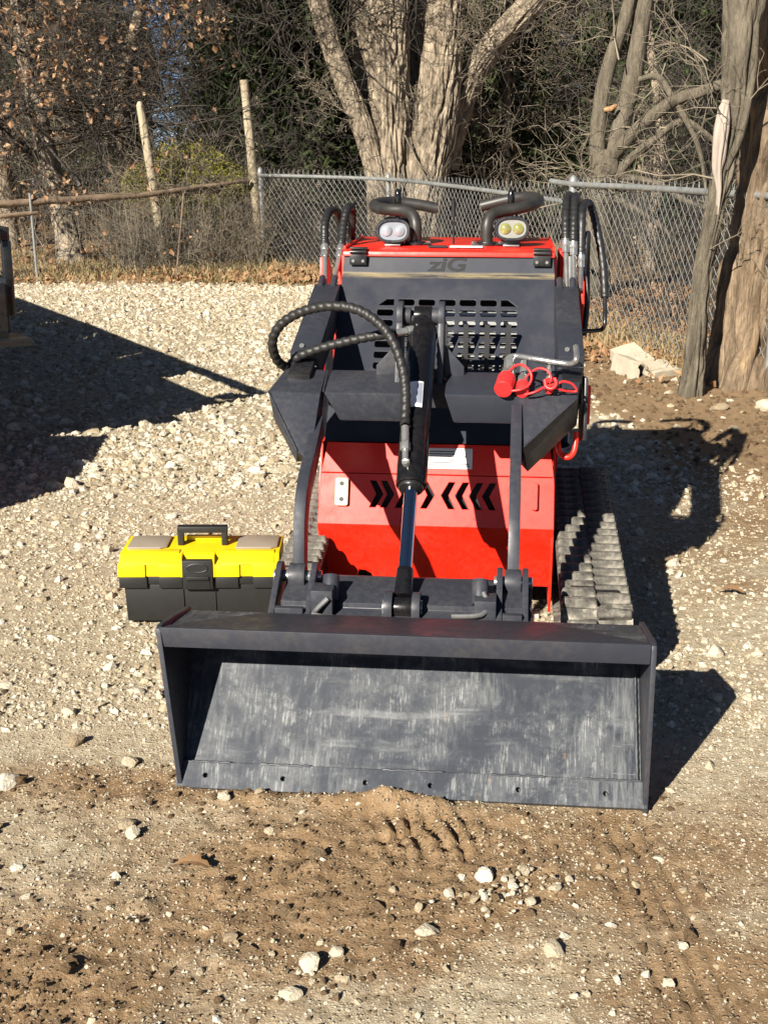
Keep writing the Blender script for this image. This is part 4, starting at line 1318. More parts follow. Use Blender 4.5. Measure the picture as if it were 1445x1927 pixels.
MB().add([(-0.0035 + 0.032 * math.cos(t), -0.0285, 0.191 + 0.013 * math.sin(t)) for t in (2 * math.pi * i / 24 for i in range(24))], [tuple(range(24))]).build('oval_recess', M_TBLK, lt)
MB().tube([(-0.0035 + 0.033 * math.cos(t), -0.027, 0.191 + 0.014 * math.sin(t)) for t in (2 * math.pi * i / 24 for i in range(24))], 0.0022, 6, closed=True).build('oval_rim', M_TBLK, lt)
MB().box(-0.040, 0.033, -0.034, -0.0265, 0.152, 0.164).build('latch_bar', M_TBLK, lt, bevel=0.002)
for i in range(4):
    MB().box(-0.042, 0.035, -0.0295, -0.0265, 0.123 + 0.007 * i, 0.1265 + 0.007 * i).build('grip_ridge', M_TBLK, lt)
MB().box(-0.058, -0.0525, -0.02, 0.03, 0.1575, 0.229).build('latch_cheek', M_TYEL, lid, bevel=0.002)
MB().box(0.0455, 0.051, -0.02, 0.03, 0.1575, 0.229).build('latch_cheek', M_TYEL, lid, bevel=0.002)
b = MB()
b.box(-0.081, -0.062, 0.095, 0.125, 0.2285, 0.290); b.box(0.062, 0.081, 0.095, 0.125, 0.2285, 0.290)
b.box(-0.0815, 0.0815, 0.0945, 0.1255, 0.271, 0.2925)
b.build('handle', M_TBLK, TB, bevel=0.003)
MB().box(-0.060, 0.060, 0.150, 0.168, 0.2285, 0.245).build('lid_ridge', M_TYEL, lid, bevel=0.003)

# ================================================================== the wood behind
def segs_mesh(name, A, B, ra, rb, n=3):
    """loose tapered prisms for many thin twigs"""
    A = np.asarray(A, float); B = np.asarray(B, float)
    ra = np.asarray(ra, float); rb = np.asarray(rb, float)
    d = B - A
    d /= np.maximum(np.linalg.norm(d, axis=1), 1e-9)[:, None]
    ref = np.where(np.abs(d[:, 2:3]) < 0.9, np.array([[0, 0, 1.0]]), np.array([[1.0, 0, 0]]))
    u = np.cross(d, ref); u /= np.linalg.norm(u, axis=1)[:, None]
    v = np.cross(d, u)
    N = len(A)
    V = np.zeros((N, 2 * n, 3))
    for k in range(n):
        a = 2 * math.pi * k / n
        o = u * math.cos(a) + v * math.sin(a)
        V[:, k] = A + o * ra[:, None]
        V[:, n + k] = B + o * rb[:, None]
    base = (np.arange(N) * 2 * n)[:, None]
    F = np.concatenate([base + np.array([[k, (k + 1) % n, n + (k + 1) % n, n + k]]) for k in range(n)], 0)
    return np_mesh(name, V.reshape(-1, 3), F, True)


def bark_tube(name, pts, radii, n=20, step=0.06, amp=0.03, furrow=9.0, vs=1.5, seed=0, flare=0.0):
    """trunk or limb with furrowed bark as real relief"""
    C = smooth_path(pts, 8)
    m0 = len(pts)
    rr = np.interp(np.linspace(0, m0 - 1, len(C)), np.arange(m0), radii)
    L = [0.0]
    for i in range(1, len(C)): L.append(L[-1] + (C[i] - C[i - 1]).length)
    m = max(int(L[-1] / step), 4)
    s = np.linspace(0, L[-1], m + 1)
    Cx = np.array([np.interp(s, L, [c[k] for c in C]) for k in range(3)]).T
    rs = np.interp(s, L, rr)
    T = np.gradient(Cx, axis=0); T /= np.linalg.norm(T, axis=1)[:, None]
    u = np.zeros_like(T); u[0] = np.cross(T[0], [0.0, 1.0, 0.2]); u[0] /= np.linalg.norm(u[0])
    for i in range(1, m + 1):
        w_ = u[i - 1] - T[i] * (u[i - 1] @ T[i]); u[i] = w_ / np.linalg.norm(w_)
    v = np.cross(T, u)
    th = np.linspace(0, 2 * math.pi, n, endpoint=False)
    ct, st = np.cos(th), np.sin(th)
    r0 = np.mean(radii)
    q = np.stack([np.tile(ct, m + 1) * furrow * r0 * 2.2, np.tile(st, m + 1) * furrow * r0 * 2.2, np.repeat(s, n) * vs], 1)
    nz = 2 * np.minimum(np.abs(vnoise(q + seed * 7.7, seed)) * 3.0, 1) - 1.6 + 0.7 * vnoise(q * np.array([2.3, 2.3, 3.5]) + seed, seed + 3)
    big = vnoise(np.stack([np.tile(ct, m + 1) * 1.2, np.tile(st, m + 1) * 1.2, np.repeat(s, n) * 0.9], 1) + seed, seed + 5)
    rad = np.repeat(rs, n) * (1 + flare * np.exp(-np.repeat(s, n) / 0.25)) + nz * amp * 0.5 + big * np.repeat(rs, n) * 0.10
    V = np.repeat(Cx, n, 0) + (np.repeat(u, n, 0) * np.tile(ct, m + 1)[:, None] + np.repeat(v, n, 0) * np.tile(st, m + 1)[:, None]) * rad[:, None]
    i0 = (np.arange(m)[:, None] * n + np.arange(n)[None, :]).ravel()
    i1 = (np.arange(m)[:, None] * n + (np.arange(n)[None, :] + 1) % n).ravel()
    return np_mesh(name, V, np.stack([i0, i1, i1 + n, i0 + n], 1), True)


def grow(rs, p, d, r, length, level, out, maxlev=4, spread=0.7, up=0.1, kids=(3, 6)):
    """recursive branch: a wandering line of segments with side shoots"""
    ns = 5 if level < 2 else (4 if level < 3 else 3)
    q, dd, st = np.array(p, float), np.array(d, float), length / ns
    r1 = r
    for i in range(ns):
        dd = dd + rs.normal(0, 0.16 + 0.05 * level, 3) + np.array([0, 0, up])
        dd /= np.linalg.norm(dd)
        e = q + dd * st
        r2 = r * (1 - 0.62 * (i + 1) / ns)
        out.append((q, e, r1, r2, level))
        q, r1 = e, r2
        if level < maxlev and (level > 0 or i > 0):
            for _ in range(rs.integers(*kids) // 2 if level == 0 else rs.integers(1, 3)):
                a = rs.normal(0, 1, 3); a -= dd * (a @ dd); a /= np.linalg.norm(a)
                nd = dd * 0.6 + a * spread * (0.7 + 0.6 * rs.random()); nd /= np.linalg.norm(nd)
                grow(rs, e, nd, r2 * (0.45 + 0.25 * rs.random()), length * (0.40 + 0.25 * rs.random()), level + 1, out, maxlev, spread, up * 0.6, kids)


def twig_mesh(name, out, minr=0.003):
    A = np.array([o[0] for o in out]); B = np.array([o[1] for o in out])
    ra = np.maximum([o[2] for o in out], minr); rb = np.maximum([o[3] for o in out], minr * 0.7)
    return segs_mesh(name, A, B, ra, rb, 3)


def leaf_quads(name, P, size, mat=None, aspect=0.6, droop=None, bend=True):
    """many small two-facet leaves"""
    N = len(P)
    d = rng.normal(0, 1, (N, 3))
    if droop is not None: d[:, 2] -= droop
    d /= np.linalg.norm(d, axis=1)[:, None]
    a = rng.normal(0, 1, (N, 3)); a -= d * (a * d).sum(1)[:, None]; a /= np.linalg.norm(a, axis=1)[:, None]
    nn = np.cross(d, a)
    s = (np.asarray(size) * np.ones(N))[:, None]
    w_ = s * aspect * 0.5
    V = np.zeros((N, 6, 3))
    V[:, 0] = P; V[:, 1] = P + d * s * 0.5 + a * w_ + nn * s * 0.12; V[:, 2] = P + d * s
    V[:, 3] = P + d * s * 0.5 - a * w_ + nn * s * 0.12
    V = V[:, :4]
    b = (np.arange(N) * 4)[:, None]
    F = np.concatenate([b + np.array([[0, 1, 2]]), b + np.array([[0, 2, 3]])], 0)
    me = np_mesh(name, V.reshape(-1, 3), F, False)
    return me


# ---- big tree of several stems, centre, just beyond the fence
BT = empty('tree', (0.3, 18.2, -0.05), label='big old tree with several furrowed stems rising right behind the fence', cat='tree')
O = Vector((0.3, 18.2, -0.05))
def rel(pts): return [Vector(p) - O for p in pts]
stems = [
    ([(-0.02, 18.1, -0.1), (-0.08, 18.05, 0.6), (-0.12, 18.0, 1.1), (-0.27, 18.0, 1.65), (-0.60, 18.0, 2.5), (-0.92, 18.05, 3.5), (-1.25, 18.2, 4.8), (-1.7, 18.4, 6.5)], [0.16, 0.15, 0.15, 0.14, 0.135, 0.13, 0.10, 0.05], 84, 0.022),
    ([(0.14, 18.25, -0.1), (0.12, 18.2, 0.6), (0.11, 18.2, 1.2), (0.06, 18.2, 2.2), (0.05, 18.2, 3.4), (0.0, 18.3, 5.0), (-0.2, 18.6, 7.2)], [0.36, 0.31, 0.285, 0.27, 0.26, 0.20, 0.08], 150, 0.065),
    ([(0.05, 18.5, 0.6), (-0.08, 18.55, 1.6), (-0.22, 18.7, 2.6), (-0.32, 18.8, 3.6), (-0.6, 19.0, 6.0)], [0.22, 0.20, 0.19, 0.17, 0.07], 96, 0.04),
    ([(0.50, 18.2, -0.1), (0.54, 18.15, 0.6), (0.60, 18.1, 1.2), (0.74, 18.1, 2.2), (0.84, 18.1, 3.4), (0.95, 18.2, 5.0), (1.2, 18.5, 7.2)], [0.36, 0.31, 0.285, 0.27, 0.25, 0.19, 0.07], 150, 0.065),
    ([(0.85, 18.45, 1.2), (1.02, 18.4, 1.9), (1.24, 18.3, 2.45), (1.62, 18.2, 2.95), (2.15, 18.1, 3.5), (2.9, 18.2, 4.4), (3.8, 18.4, 5.6)], [0.17, 0.17, 0.17, 0.165, 0.15, 0.11, 0.05], 100, 0.04),
    ([(0.36, 18.7, 0.4), (0.40, 18.8, 1.6), (0.42, 18.9, 2.6), (0.45, 19.0, 3.6), (0.5, 19.1, 6.0)], [0.20, 0.18, 0.17, 0.15, 0.07], 24, 0.03)]
for i, (pp, rr, n, amp) in enumerate(stems):
    put('stem', bark_tube('stem', rel(pp), rr, n, 0.035, amp, 14.0, 2.2, 40 + i, 0.15), M_BARK, BT)
out = []
rs = np.random.default_rng(5)
for p, d, r, l in (((-0.92, 18.05, 3.5), (-0.6, 0.1, 1), 0.05, 2.2), ((0.05, 18.2, 4.2), (-0.3, -0.3, 1), 0.07, 2.6), ((0.95, 18.2, 4.6), (0.4, -0.2, 1), 0.07, 2.6),
                   ((2.15, 18.1, 3.5), (0.7, -0.2, 0.8), 0.05, 2.2), ((-0.27, 18.0, 1.7), (-0.5, -0.5, 0.5), 0.014, 0.9), ((0.5, 18.0, 1.6), (-0.3, -0.5, 0.5), 0.012, 0.7),
                   ((1.2, 18.2, 2.4), (0.2, -0.6, 0.5), 0.012, 0.9), ((0.8, 17.9, 2.6), (0.4, -0.6, 0.2), 0.01, 0.8), ((-0.6, 17.95, 2.5), (0.3, -0.5, 0.6), 0.012, 0.9)):
    grow(rs, np.array(p) - np.array(O), np.array(d) / np.linalg.norm(d), r, l, 1, out, 4, 0.8, 0.05)
for a, c, r in (((0.28, 17.85, 1.62), (0.44, 17.75, 1.30), 0.022), ((0.44, 17.75, 1.30), (0.62, 17.7, 0.98), 0.016), ((0.44, 17.75, 1.30), (0.95, 17.72, 0.70), 0.016),
                ((0.20, 17.8, 2.0), (0.28, 17.85, 1.62), 0.012)):
    out.append((np.array(a) - np.array(O), np.array(c) - np.array(O), r, r * 0.7, 2))
put('twigs', twig_mesh('twigs', out, 0.004), M_TWIG2, BT, kind='stuff')

# ---- old thick trunk at the right edge, in front of it a slim stem with peeled bark
RT = empty('tree', (2.42, 8.1, 0.0), label='thick weathered trunk with split bark filling the right edge beside the fence', cat='tree')
O = Vector((2.42, 8.1, 0.0))
put('trunk', bark_tube('trunk', rel([(2.44, 8.1, -0.12), (2.45, 8.1, 0.2), (2.46, 8.12, 0.7), (2.50, 8.15, 1.3), (2.54, 8.2, 2.0), (2.58, 8.25, 2.8), (2.7, 8.4, 4.5), (2.9, 8.7, 7.0)]),
                       [0.40, 0.33, 0.30, 0.285, 0.28, 0.27, 0.22, 0.10], 220, 0.018, 0.085, 12.0, 2.0, 61, 0.25), M_BARK2, RT)
for i, (a, pts_, r) in enumerate(((0, [(2.14, 7.80, -0.05), (2.19, 7.84, 0.12), (2.25, 7.86, 0.30), (2.30, 7.87, 0.5)], [0.10, 0.08, 0.05, 0.02]), (1, [(2.42, 7.62, -0.06), (2.42, 7.72, 0.12), (2.42, 7.79, 0.32), (2.42, 7.82, 0.5)], [0.13, 0.10, 0.06, 0.02]))):
    put('root_flare', bark_tube('root_flare', rel(pts_), r, 20, 0.02, 0.03, 8, 1.5, 65 + i), M_BARK2, RT)
out = []
for p, d, r, l in (((2.9, 8.6, 5.0), (0.4, 0.1, 1), 0.08, 2.5), ((2.6, 8.3, 4.0), (-0.7, 0.3, 0.8), 0.06, 2.2)):
    grow(rs, np.array(p) - np.array(O), np.array(d) / np.linalg.norm(d), r, l, 1, out, 4, 0.8, 0.05)
put('twigs', twig_mesh('twigs', out, 0.004), M_TWIG, RT, kind='stuff')

ST = empty('tree', (1.88, 7.72, 0.0), label='slim leaning stem with a strip of pale peeled bark in front of the thick trunk', cat='tree')
O = Vector((1.88, 7.72, 0.0))
put('trunk', bark_tube('trunk', rel([(1.87, 7.72, -0.08), (1.885, 7.72, 0.15), (1.90, 7.74, 0.50), (1.915, 7.76, 0.80), (1.965, 7.78, 1.12), (2.03, 7.80, 1.55), (2.06, 7.84, 2.05), (2.07, 7.9, 2.5), (2.10, 8.0, 3.4), (2.1, 8.2, 5.2)]),
                       [0.072, 0.060, 0.052, 0.050, 0.054, 0.060, 0.098, 0.125, 0.10, 0.04], 72, 0.02, 0.024, 24, 3.0, 71, 0.3), M_BARK3, ST)
put('peeled_strip', bark_tube('peeled_strip', rel([(1.965, 7.735, 1.10), (1.960, 7.725, 1.25), (1.952, 7.715, 1.42), (1.955, 7.71, 1.58), (1.975, 7.735, 1.74)]), [0.008, 0.024, 0.034, 0.040, 0.028], 24, 0.02, 0.022, 16, 2, 73), M_PEEL, ST)
put('limb', bark_tube('limb', rel([(2.00, 7.76, 1.36), (2.07, 7.74, 1.55), (2.11, 7.75, 1.80), (2.13, 7.8, 2.1), (2.12, 7.9, 2.6)]), [0.026, 0.024, 0.024, 0.022, 0.016], 12, 0.03, 0.006, 16, 2, 75), M_BARK3, ST)
out = []
for p, d, r, l in (((1.96, 7.75, 1.3), (-0.8, 0.3, 0.5), 0.008, 0.7), ((1.99, 7.75, 1.6), (-0.5, -0.3, 0.7), 0.007, 0.6), ((2.08, 7.75, 1.7), (0.2, -0.4, 0.8), 0.006, 0.5), ((1.93, 7.7, 0.9), (0.8, -0.4, 0.35), 0.005, 0.35), ((2.1, 8.1, 4.0), (-0.5, 0, 1), 0.03, 1.6)):
    grow(rs, np.array(p) - np.array(O), np.array(d) / np.linalg.norm(d), r, l, 2, out, 4, 0.8, 0.02)
put('twigs', twig_mesh('twigs', out, 0.002), M_TWIG2, ST, kind='stuff')

# ---- forked tree with long crooked limbs, right of centre
FT = empty('tree', (2.1, 13.0, 0.0), label='forked grey tree with long crooked limbs behind the right hand fence rail', cat='tree')
O = Vector((2.1, 13.0, 0.0))
put('trunk', bark_tube('trunk', rel([(2.10, 13.0, -0.1), (2.10, 13.0, 0.4), (2.13, 13.0, 0.9), (2.16, 13.0, 1.25), (2.18, 13.0, 1.45)]), [0.17, 0.145, 0.14, 0.15, 0.12], 28, 0.03, 0.02, 10, 2, 81, 0.3), M_BARK3, FT)
for i, (pp, r) in enumerate((([(2.10, 13.0, 1.2), (2.08, 12.97, 1.6), (2.11, 12.95, 2.0), (2.22, 12.95, 2.45), (2.34, 13.0, 2.85), (2.5, 13.1, 4.0), (2.6, 13.2, 6.0)], [0.085, 0.075, 0.07, 0.07, 0.065, 0.05, 0.02]),
                             ([(2.22, 13.0, 1.25), (2.32, 13.03, 1.7), (2.42, 13.05, 2.2), (2.48, 13.05, 2.8), (2.6, 13.1, 4.0), (2.9, 13.2, 6.5)], [0.10, 0.095, 0.095, 0.09, 0.07, 0.03]),
                             ([(2.22, 12.95, 1.38), (2.38, 12.85, 1.58), (2.58, 12.75, 1.78), (2.78, 12.68, 1.92), (3.0, 12.6, 1.99), (3.3, 12.5, 2.1)], [0.07, 0.065, 0.06, 0.055, 0.05, 0.04]),
                             ([(2.22, 12.95, 1.15), (2.42, 12.9, 1.38), (2.62, 12.85, 1.55), (2.85, 12.8, 1.72), (3.05, 12.75, 1.62), (3.2, 12.7, 1.5)], [0.05, 0.045, 0.04, 0.036, 0.03, 0.02]),
                             ([(2.46, 12.95, 2.1), (2.6, 12.8, 2.12), (2.75, 12.7, 1.9), (2.95, 12.6, 1.55), (3.05, 12.55, 1.2), (3.08, 12.5, 0.9)], [0.032, 0.03, 0.028, 0.025, 0.02, 0.014]),
                             ([(2.25, 12.95, 1.0), (2.5, 12.9, 0.88), (2.7, 12.85, 0.75), (2.9, 12.8, 0.55)], [0.035, 0.032, 0.028, 0.018]),
                             ([(2.3, 12.9, 1.2), (2.6, 12.7, 1.15), (2.9, 12.6, 0.98), (3.3, 12.5, 0.85)], [0.03, 0.028, 0.024, 0.015]),
                             ([(2.02, 12.95, 1.1), (1.85, 12.8, 1.22), (1.70, 12.7, 1.1)], [0.03, 0.025, 0.015]))):
    put('limb', bark_tube('limb', rel(pp), r, 14, 0.04, 0.010, 14, 2, 82 + i), M_BARK3, FT)
MB().tube(rel([(2.12, 12.90, 1.82), (2.18, 12.89, 1.83), (2.24, 12.89, 1.87)]), [0.02, 0.028, 0.012], 8).build('torn_wood', M_RUST, FT)
out = []
for _ in range(20):
    p = np.array([2.1 + rs.random() * 1.2, 12.8, 0.8 + rs.random() * 2.2])
    d = rs.normal(0, 1, 3) * np.array([1, 0.6, 0.7]); d /= np.linalg.norm(d)
    grow(rs, p - np.array(O), d, 0.010, 0.55 + 0.5 * rs.random(), 2, out, 4, 0.9, 0.0)
put('twigs', twig_mesh('twigs', out, 0.003), M_TWIG2, FT, kind='stuff')

# ---- oak that keeps its brown leaves, left
OT = empty('tree', (-4.15, 17.2, 0.0), label='leaning oak still holding brown leaves at the left behind the rustic rail', cat='tree')
O = Vector((-4.15, 17.2, 0.0))
put('trunk', bark_tube('trunk', rel([(-4.10, 17.0, -0.1), (-4.14, 17.1, 0.2), (-4.24, 17.2, 0.64), (-4.39, 17.4, 1.25), (-4.55, 17.5, 1.98), (-4.7, 17.6, 3.0), (-4.8, 17.8, 5.5)]), [0.20, 0.15, 0.135, 0.13, 0.12, 0.10, 0.04], 24, 0.035, 0.025, 10, 1.6, 91, 0.4), M_BARK, OT)
out = []
rs = np.random.default_rng(12)
for i in range(22):
    h_ = 1.2 + 2.9 * rs.random()
    d = np.array([rs.normal(0.45, 0.9), rs.normal(-0.6, 0.6), rs.normal(0.0, 0.35)]); d /= np.linalg.norm(d)
    grow(rs, np.array([-4.4 - 0.08 * h_, 17.4, h_]) - np.array(O), d, 0.030, 1.9 + 0.9 * rs.random(), 1, out, 4, 0.9, 0.0)
for i in range(10):
    p = np.array([-5.2 + 3.0 * rs.random(), 16.8 + rs.random(), 1.6 + 2.2 * rs.random()])
    d = np.array([rs.normal(0.3, 0.8), rs.normal(-0.3, 0.5), rs.normal(0.0, 0.4)]); d /= np.linalg.norm(d)
    grow(rs, p - np.array(O), d, 0.018, 1.3, 1, out, 4, 0.9, 0.0)
put('twigs', twig_mesh('twigs', out, 0.0035), M_TWIG, OT, kind='stuff')
tips = np.array([o[1] for o in out if o[4] >= 3])
keep = n2(tips[:, 0], tips[:, 2], 1.3, 51) + 0.35 * rng.normal(size=len(tips)) > 0.05
tips = tips[keep & (tips[:, 0] < 2.2)]
tips = tips[rng.choice(len(tips), min(len(tips), 1050), False)]
P = np.repeat(tips, 3, 0) + rng.normal(0, 0.05, (len(tips) * 3, 3))
put('leaves', leaf_quads('leaves', P, rng.uniform(0.04, 0.115, len(P)), None, 0.7, 0.5), M_OAKLEAF, OT, kind='stuff')

# ---- cedars: dark evergreen crowns
def cedar_meshes(seed):
    r_ = np.random.default_rng(seed)
    N = 9500
    t = r_.random(N) ** 0.8
    z = 0.35 + 5.6 * t
    rad = (1.25 * (1 - t) ** 0.75 + 0.12) * (0.25 + 0.75 * np.sqrt(r_.random(N)))
    th = r_.uniform(0, 6.283, N)
    lump = 1 + 0.45 * vnoise(np.stack([np.cos(th) * 1.6, np.sin(th) * 1.6, z * 1.5], 1) + seed, seed)
    keep = vnoise(np.stack([np.cos(th) * rad * 2.3, np.sin(th) * rad * 2.3, z * 2.6], 1) + seed, seed + 1) > -0.22
    P = np.stack([np.cos(th) * rad * lump, np.sin(th) * rad * lump, z + 0.15 * rad], 1)[keep]
    me = leaf_quads('needles', P, r_.uniform(0.08, 0.22, len(P)), None, 0.45, 0.2)
    me.materials.append(M_CEDAR)
    out = []
    for i in range(40):
        zz = 0.4 + 4.8 * i / 40
        a = i * 2.4
        L = 1.25 * (1 - zz / 6) ** 0.75
        out.append((np.array([0, 0, zz]), np.array([math.cos(a) * L, math.sin(a) * L, zz + 0.25]), 0.02, 0.006, 1))
    tw = twig_mesh('branches', out, 0.005); tw.materials.append(M_TWIG)
    tr = bark_tube('trunk', [(0, 0, -0.2), (0.02, 0, 2), (0, 0.03, 4), (0, 0, 6)], [0.13, 0.11, 0.07, 0.02], 12, 0.12, 0.012, 10, 2, seed)
    tr.materials.append(M_BARK)
    return me, tw, tr


CM = [cedar_meshes(300 + i) for i in range(3)]
def cedar(x, y, s, v, lab, grp=None):
    t = empty('cedar_tree', (x, y, gh(x, y)), random.uniform(0, 6), label=lab, cat='tree', group=grp)
    t.scale = (s * random.uniform(0.9, 1.1), s, s)
    for nm, me in zip(('foliage', 'branches', 'trunk'), CM[v]):
        o = put(nm, me, None, t)
        if nm != 'trunk': o['kind'] = 'stuff'


cedar(-1.85, 19.6, 0.85, 0, 'dark green cedar standing left of the big many-stemmed tree')
cedar(-0.95, 19.9, 1.0, 1, 'dark cedar directly behind the thin left stem of the big tree')
cedar(-2.3, 21.8, 1.05, 2, 'dark cedar behind the tall weathered fence post')
cedar(1.95, 20.5, 0.85, 1, 'dark cedar behind the long limb right of the big tree')
cedar(3.9, 20.0, 1.0, 0, 'dark cedar between the forked tree and the thick trunk')
for i, (x, y) in enumerate(((-6.5, 27), (-1.0, 30), (0.8, 28), (3.2, 28), (4.9, 29), (7.0, 27), (-8.2, 30), (2.0, 33), (-2.6, 33), (5.0, 24.5), (9.0, 31), (-10.5, 29), (6.6, 33))):
    cedar(x, y, random.uniform(0.95, 1.3), i % 3, 'dark evergreen deep in the wood behind the bare trunks', 'dark evergreens deep in the wood')

# ---- bare trees through the wood
BM = []
for k in range(5):
    rs = np.random.default_rng(100 + k)
    out = []
    L = 6.0 + 2 * rs.random()
    grow(rs, (0, 0, 0.6), np.array([rs.normal(0, 0.08), rs.normal(0, 0.08), 1.0]), 0.085, L, 0, out, 4, 0.75, 0.08, (4, 8))
    tr = [o for o in out if o[4] == 0]; cr = [o for o in out if o[4] > 0]
    for i in range(60):
        h_ = 0.7 + 3.5 * rs.random()
        d = np.array([rs.normal(), rs.normal(), 0.25 * rs.normal()]); d /= np.linalg.norm(d)
        grow(rs, (0, 0, h_), d, 0.012, 0.9 + 0.7 * rs.random(), 2, cr, 4, 0.9, 0.02)
    pts_ = [(0, 0, -0.3)] + [tuple(tr[0][0])] + [tuple(o[1]) for o in tr]
    rr = [0.12, 0.10] + [max(o[3], 0.02) for o in tr]
    tm = bark_tube('trunk', pts_, rr, 10, 0.12, 0.015, 10, 2, 110 + k); tm.materials.append(M_BARK)
    cm = twig_mesh('crown', cr, 0.0045); cm.materials.append(M_TWIG if k % 2 else M_TWIG2)
    BM.append((tm, cm))


def bare_tree(x, y, s, v, lab, grp=None, fat=1.0):
    t = empty('bare_tree', (x, y, gh(x, y)), random.uniform(0, 6.28), label=lab, cat='tree', group=grp)
    t.scale = (s * fat, s * fat, s)
    o = put('trunk', BM[v][0], None, t)
    o = put('crown', BM[v][1], None, t, kind='stuff')


bare_tree(-5.75, 20.0, 1.0, 0, 'dark bare trunk at the far left edge beyond the rustic rail', None, 1.5)
bare_tree(-4.25, 22.0, 1.1, 1, 'dark bare tree rising behind the oak near its top', None, 1.4)
bare_tree(-1.25, 21.5, 1.0, 2, 'slender dark trunk in the shade left of the big tree', None, 1.2)
bare_tree(-0.75, 20.4, 0.9, 3, 'thin dark trunk in shade close beside the big tree', None, 1.1)
bare_tree(1.75, 19.4, 0.85, 4, 'thin grey sapling right of the big tree by the fence')
bare_tree(3.3, 16.0, 0.8, 1, 'thin bare tree between the forked tree and the thick trunk')
spots = []
rs = np.random.default_rng(77)
tries = 0
while len(spots) < 28 and tries < 4000:
    tries += 1
    y = 20.5 + 21 * rs.random() ** 1.1
    x = rs.uniform(-0.36 * y - 2, 0.36 * y + 2)
    if abs(x / y + 0.155) < 0.030 or abs(x / y - 0.215) < 0.014: continue
    if all((x - a) ** 2 + (y - c) ** 2 > 1.7 for a, c in spots): spots.append((x, y))
for i, (x, y) in enumerate(spots):
    bare_tree(x, y, random.uniform(0.8, 1.25), i % 5, 'slender bare grey tree among others in the wood behind the fence', 'bare trees in the wood', random.uniform(0.8, 1.3))


def brush(name, n, x0, x1, y0, y1, hlo, hhi, mat, lean=0.35, rad=0.006, twigs=6, seed=0, base=None):
    """thicket of wandering stems with side twigs, as one mass"""
    r_ = np.random.default_rng(seed)
    if base is None:
        x = r_.uniform(x0, x1, n); y = r_.uniform(y0, y1, n)
    else:
        x, y = base; n = len(x)
    if base is None:
        k = ~((y > 21.5) & ((np.abs(x / y + 0.155) < 0.030) | (np.abs(x / y - 0.215) < 0.014)))
        x, y = x[k], y[k]; n = len(x)
    p = np.stack([x, y, ground_h(x, y) - 0.02], 1)
    d = np.stack([r_.normal(0, lean, n), r_.normal(0, lean, n), np.ones(n)], 1); d /= np.linalg.norm(d, axis=1)[:, None]
    L = r_.uniform(hlo, hhi, n)
    A, B, ra, rb = [], [], [], []
    nodes, nd, nr, nl = [], [], [], []
    r = rad * (0.5 + r_.random(n)) * (L / hhi + 0.4)
    for i in range(5):
        q = p + d * (L / 5)[:, None]
        f0, f1 = 1 - 0.15 * i, 1 - 0.15 * (i + 1)
        A.append(p); B.append(q); ra.append(r * f0); rb.append(r * f1)
        nodes.append(q); nd.append(d); nr.append(r * f1); nl.append(L)
        d = d + r_.normal(0, 0.22, (n, 3)); d[:, 2] -= 0.04; d /= np.linalg.norm(d, axis=1)[:, None]
        p = q
    N0, D0, R0, L0 = map(np.concatenate, (nodes, nd, nr, nl))
    k = r_.integers(0, len(N0), n * twigs)
    p = N0[k]; d = D0[k] * 0.5 + r_.normal(0, 0.6, (len(k), 3)); d /= np.linalg.norm(d, axis=1)[:, None]
    rr = R0[k] * 0.55; ll = L0[k] * r_.uniform(0.10, 0.26, len(k))
    for i in range(2):
        q = p + d * ll[:, None]
        A.append(p); B.append(q); ra.append(rr); rb.append(rr * 0.7); p2, d2, r2, l2 = q, d, rr * 0.6, ll * 0.6
        for _ in range(1):
            e = d2 + r_.normal(0, 0.6, d2.shape); e /= np.linalg.norm(e, axis=1)[:, None]
            A.append(p2); B.append(p2 + e * l2[:, None]); ra.append(r2); rb.append(r2 * 0.6)
        d = d + r_.normal(0, 0.35, d.shape); d /= np.linalg.norm(d, axis=1)[:, None]; p = q; rr = rr * 0.7
    A, B, ra, rb = map(np.concatenate, (A, B, ra, rb))
    me = segs_mesh(name, A, B, np.maximum(ra, 0.0016), np.maximum(rb, 0.0012), 3)
    return put(name, me, mat, kind='stuff')


brush('woodland_thicket', 600, -14, 14, 24, 42, 2.5, 6.0, M_TWIG, 0.25, 0.02, 7, 201)
brush('woodland_thicket', 560, -8, 8, 20.5, 27, 1.0, 3.6, M_TWIG, 0.4, 0.010, 7, 202)
brush('underbrush', 300, -7, 5.5, 17.4, 21, 0.5, 1.8, M_TWIG2, 0.5, 0.006, 6, 203)
brush('underbrush', 190, 2.4, 5.0, 9.8, 17, 0.6, 2.3, M_TWIG, 0.6, 0.007, 7, 204)
brush('underbrush', 130, 2.0, 3.8, 9.2, 13, 0.2, 0.8, M_TWIG, 0.8, 0.005, 6, 205)
# dry brush grown through the left fence
fx = rng.uniform(-3.3, -1.5, 420); fy = 16.1 + 0.4 * (fx + 2.4) + rng.normal(0.3, 0.35, 420)
brush('fence_brush', 0, 0, 0, 0, 0, 0.4, 1.25, M_TWIG2, 0.30, 0.004, 6, 206, (fx, fy))
fx = rng.uniform(-1.5, 0.9, 300); fy = 16.9 - 1.15 * (fx + 1.56) + rng.normal(0.45, 0.3, 300)
brush('fence_brush', 0, 0, 0, 0, 0, 0.4, 1.2, M_TWIG, 0.35, 0.004, 6, 207, (fx, fy))

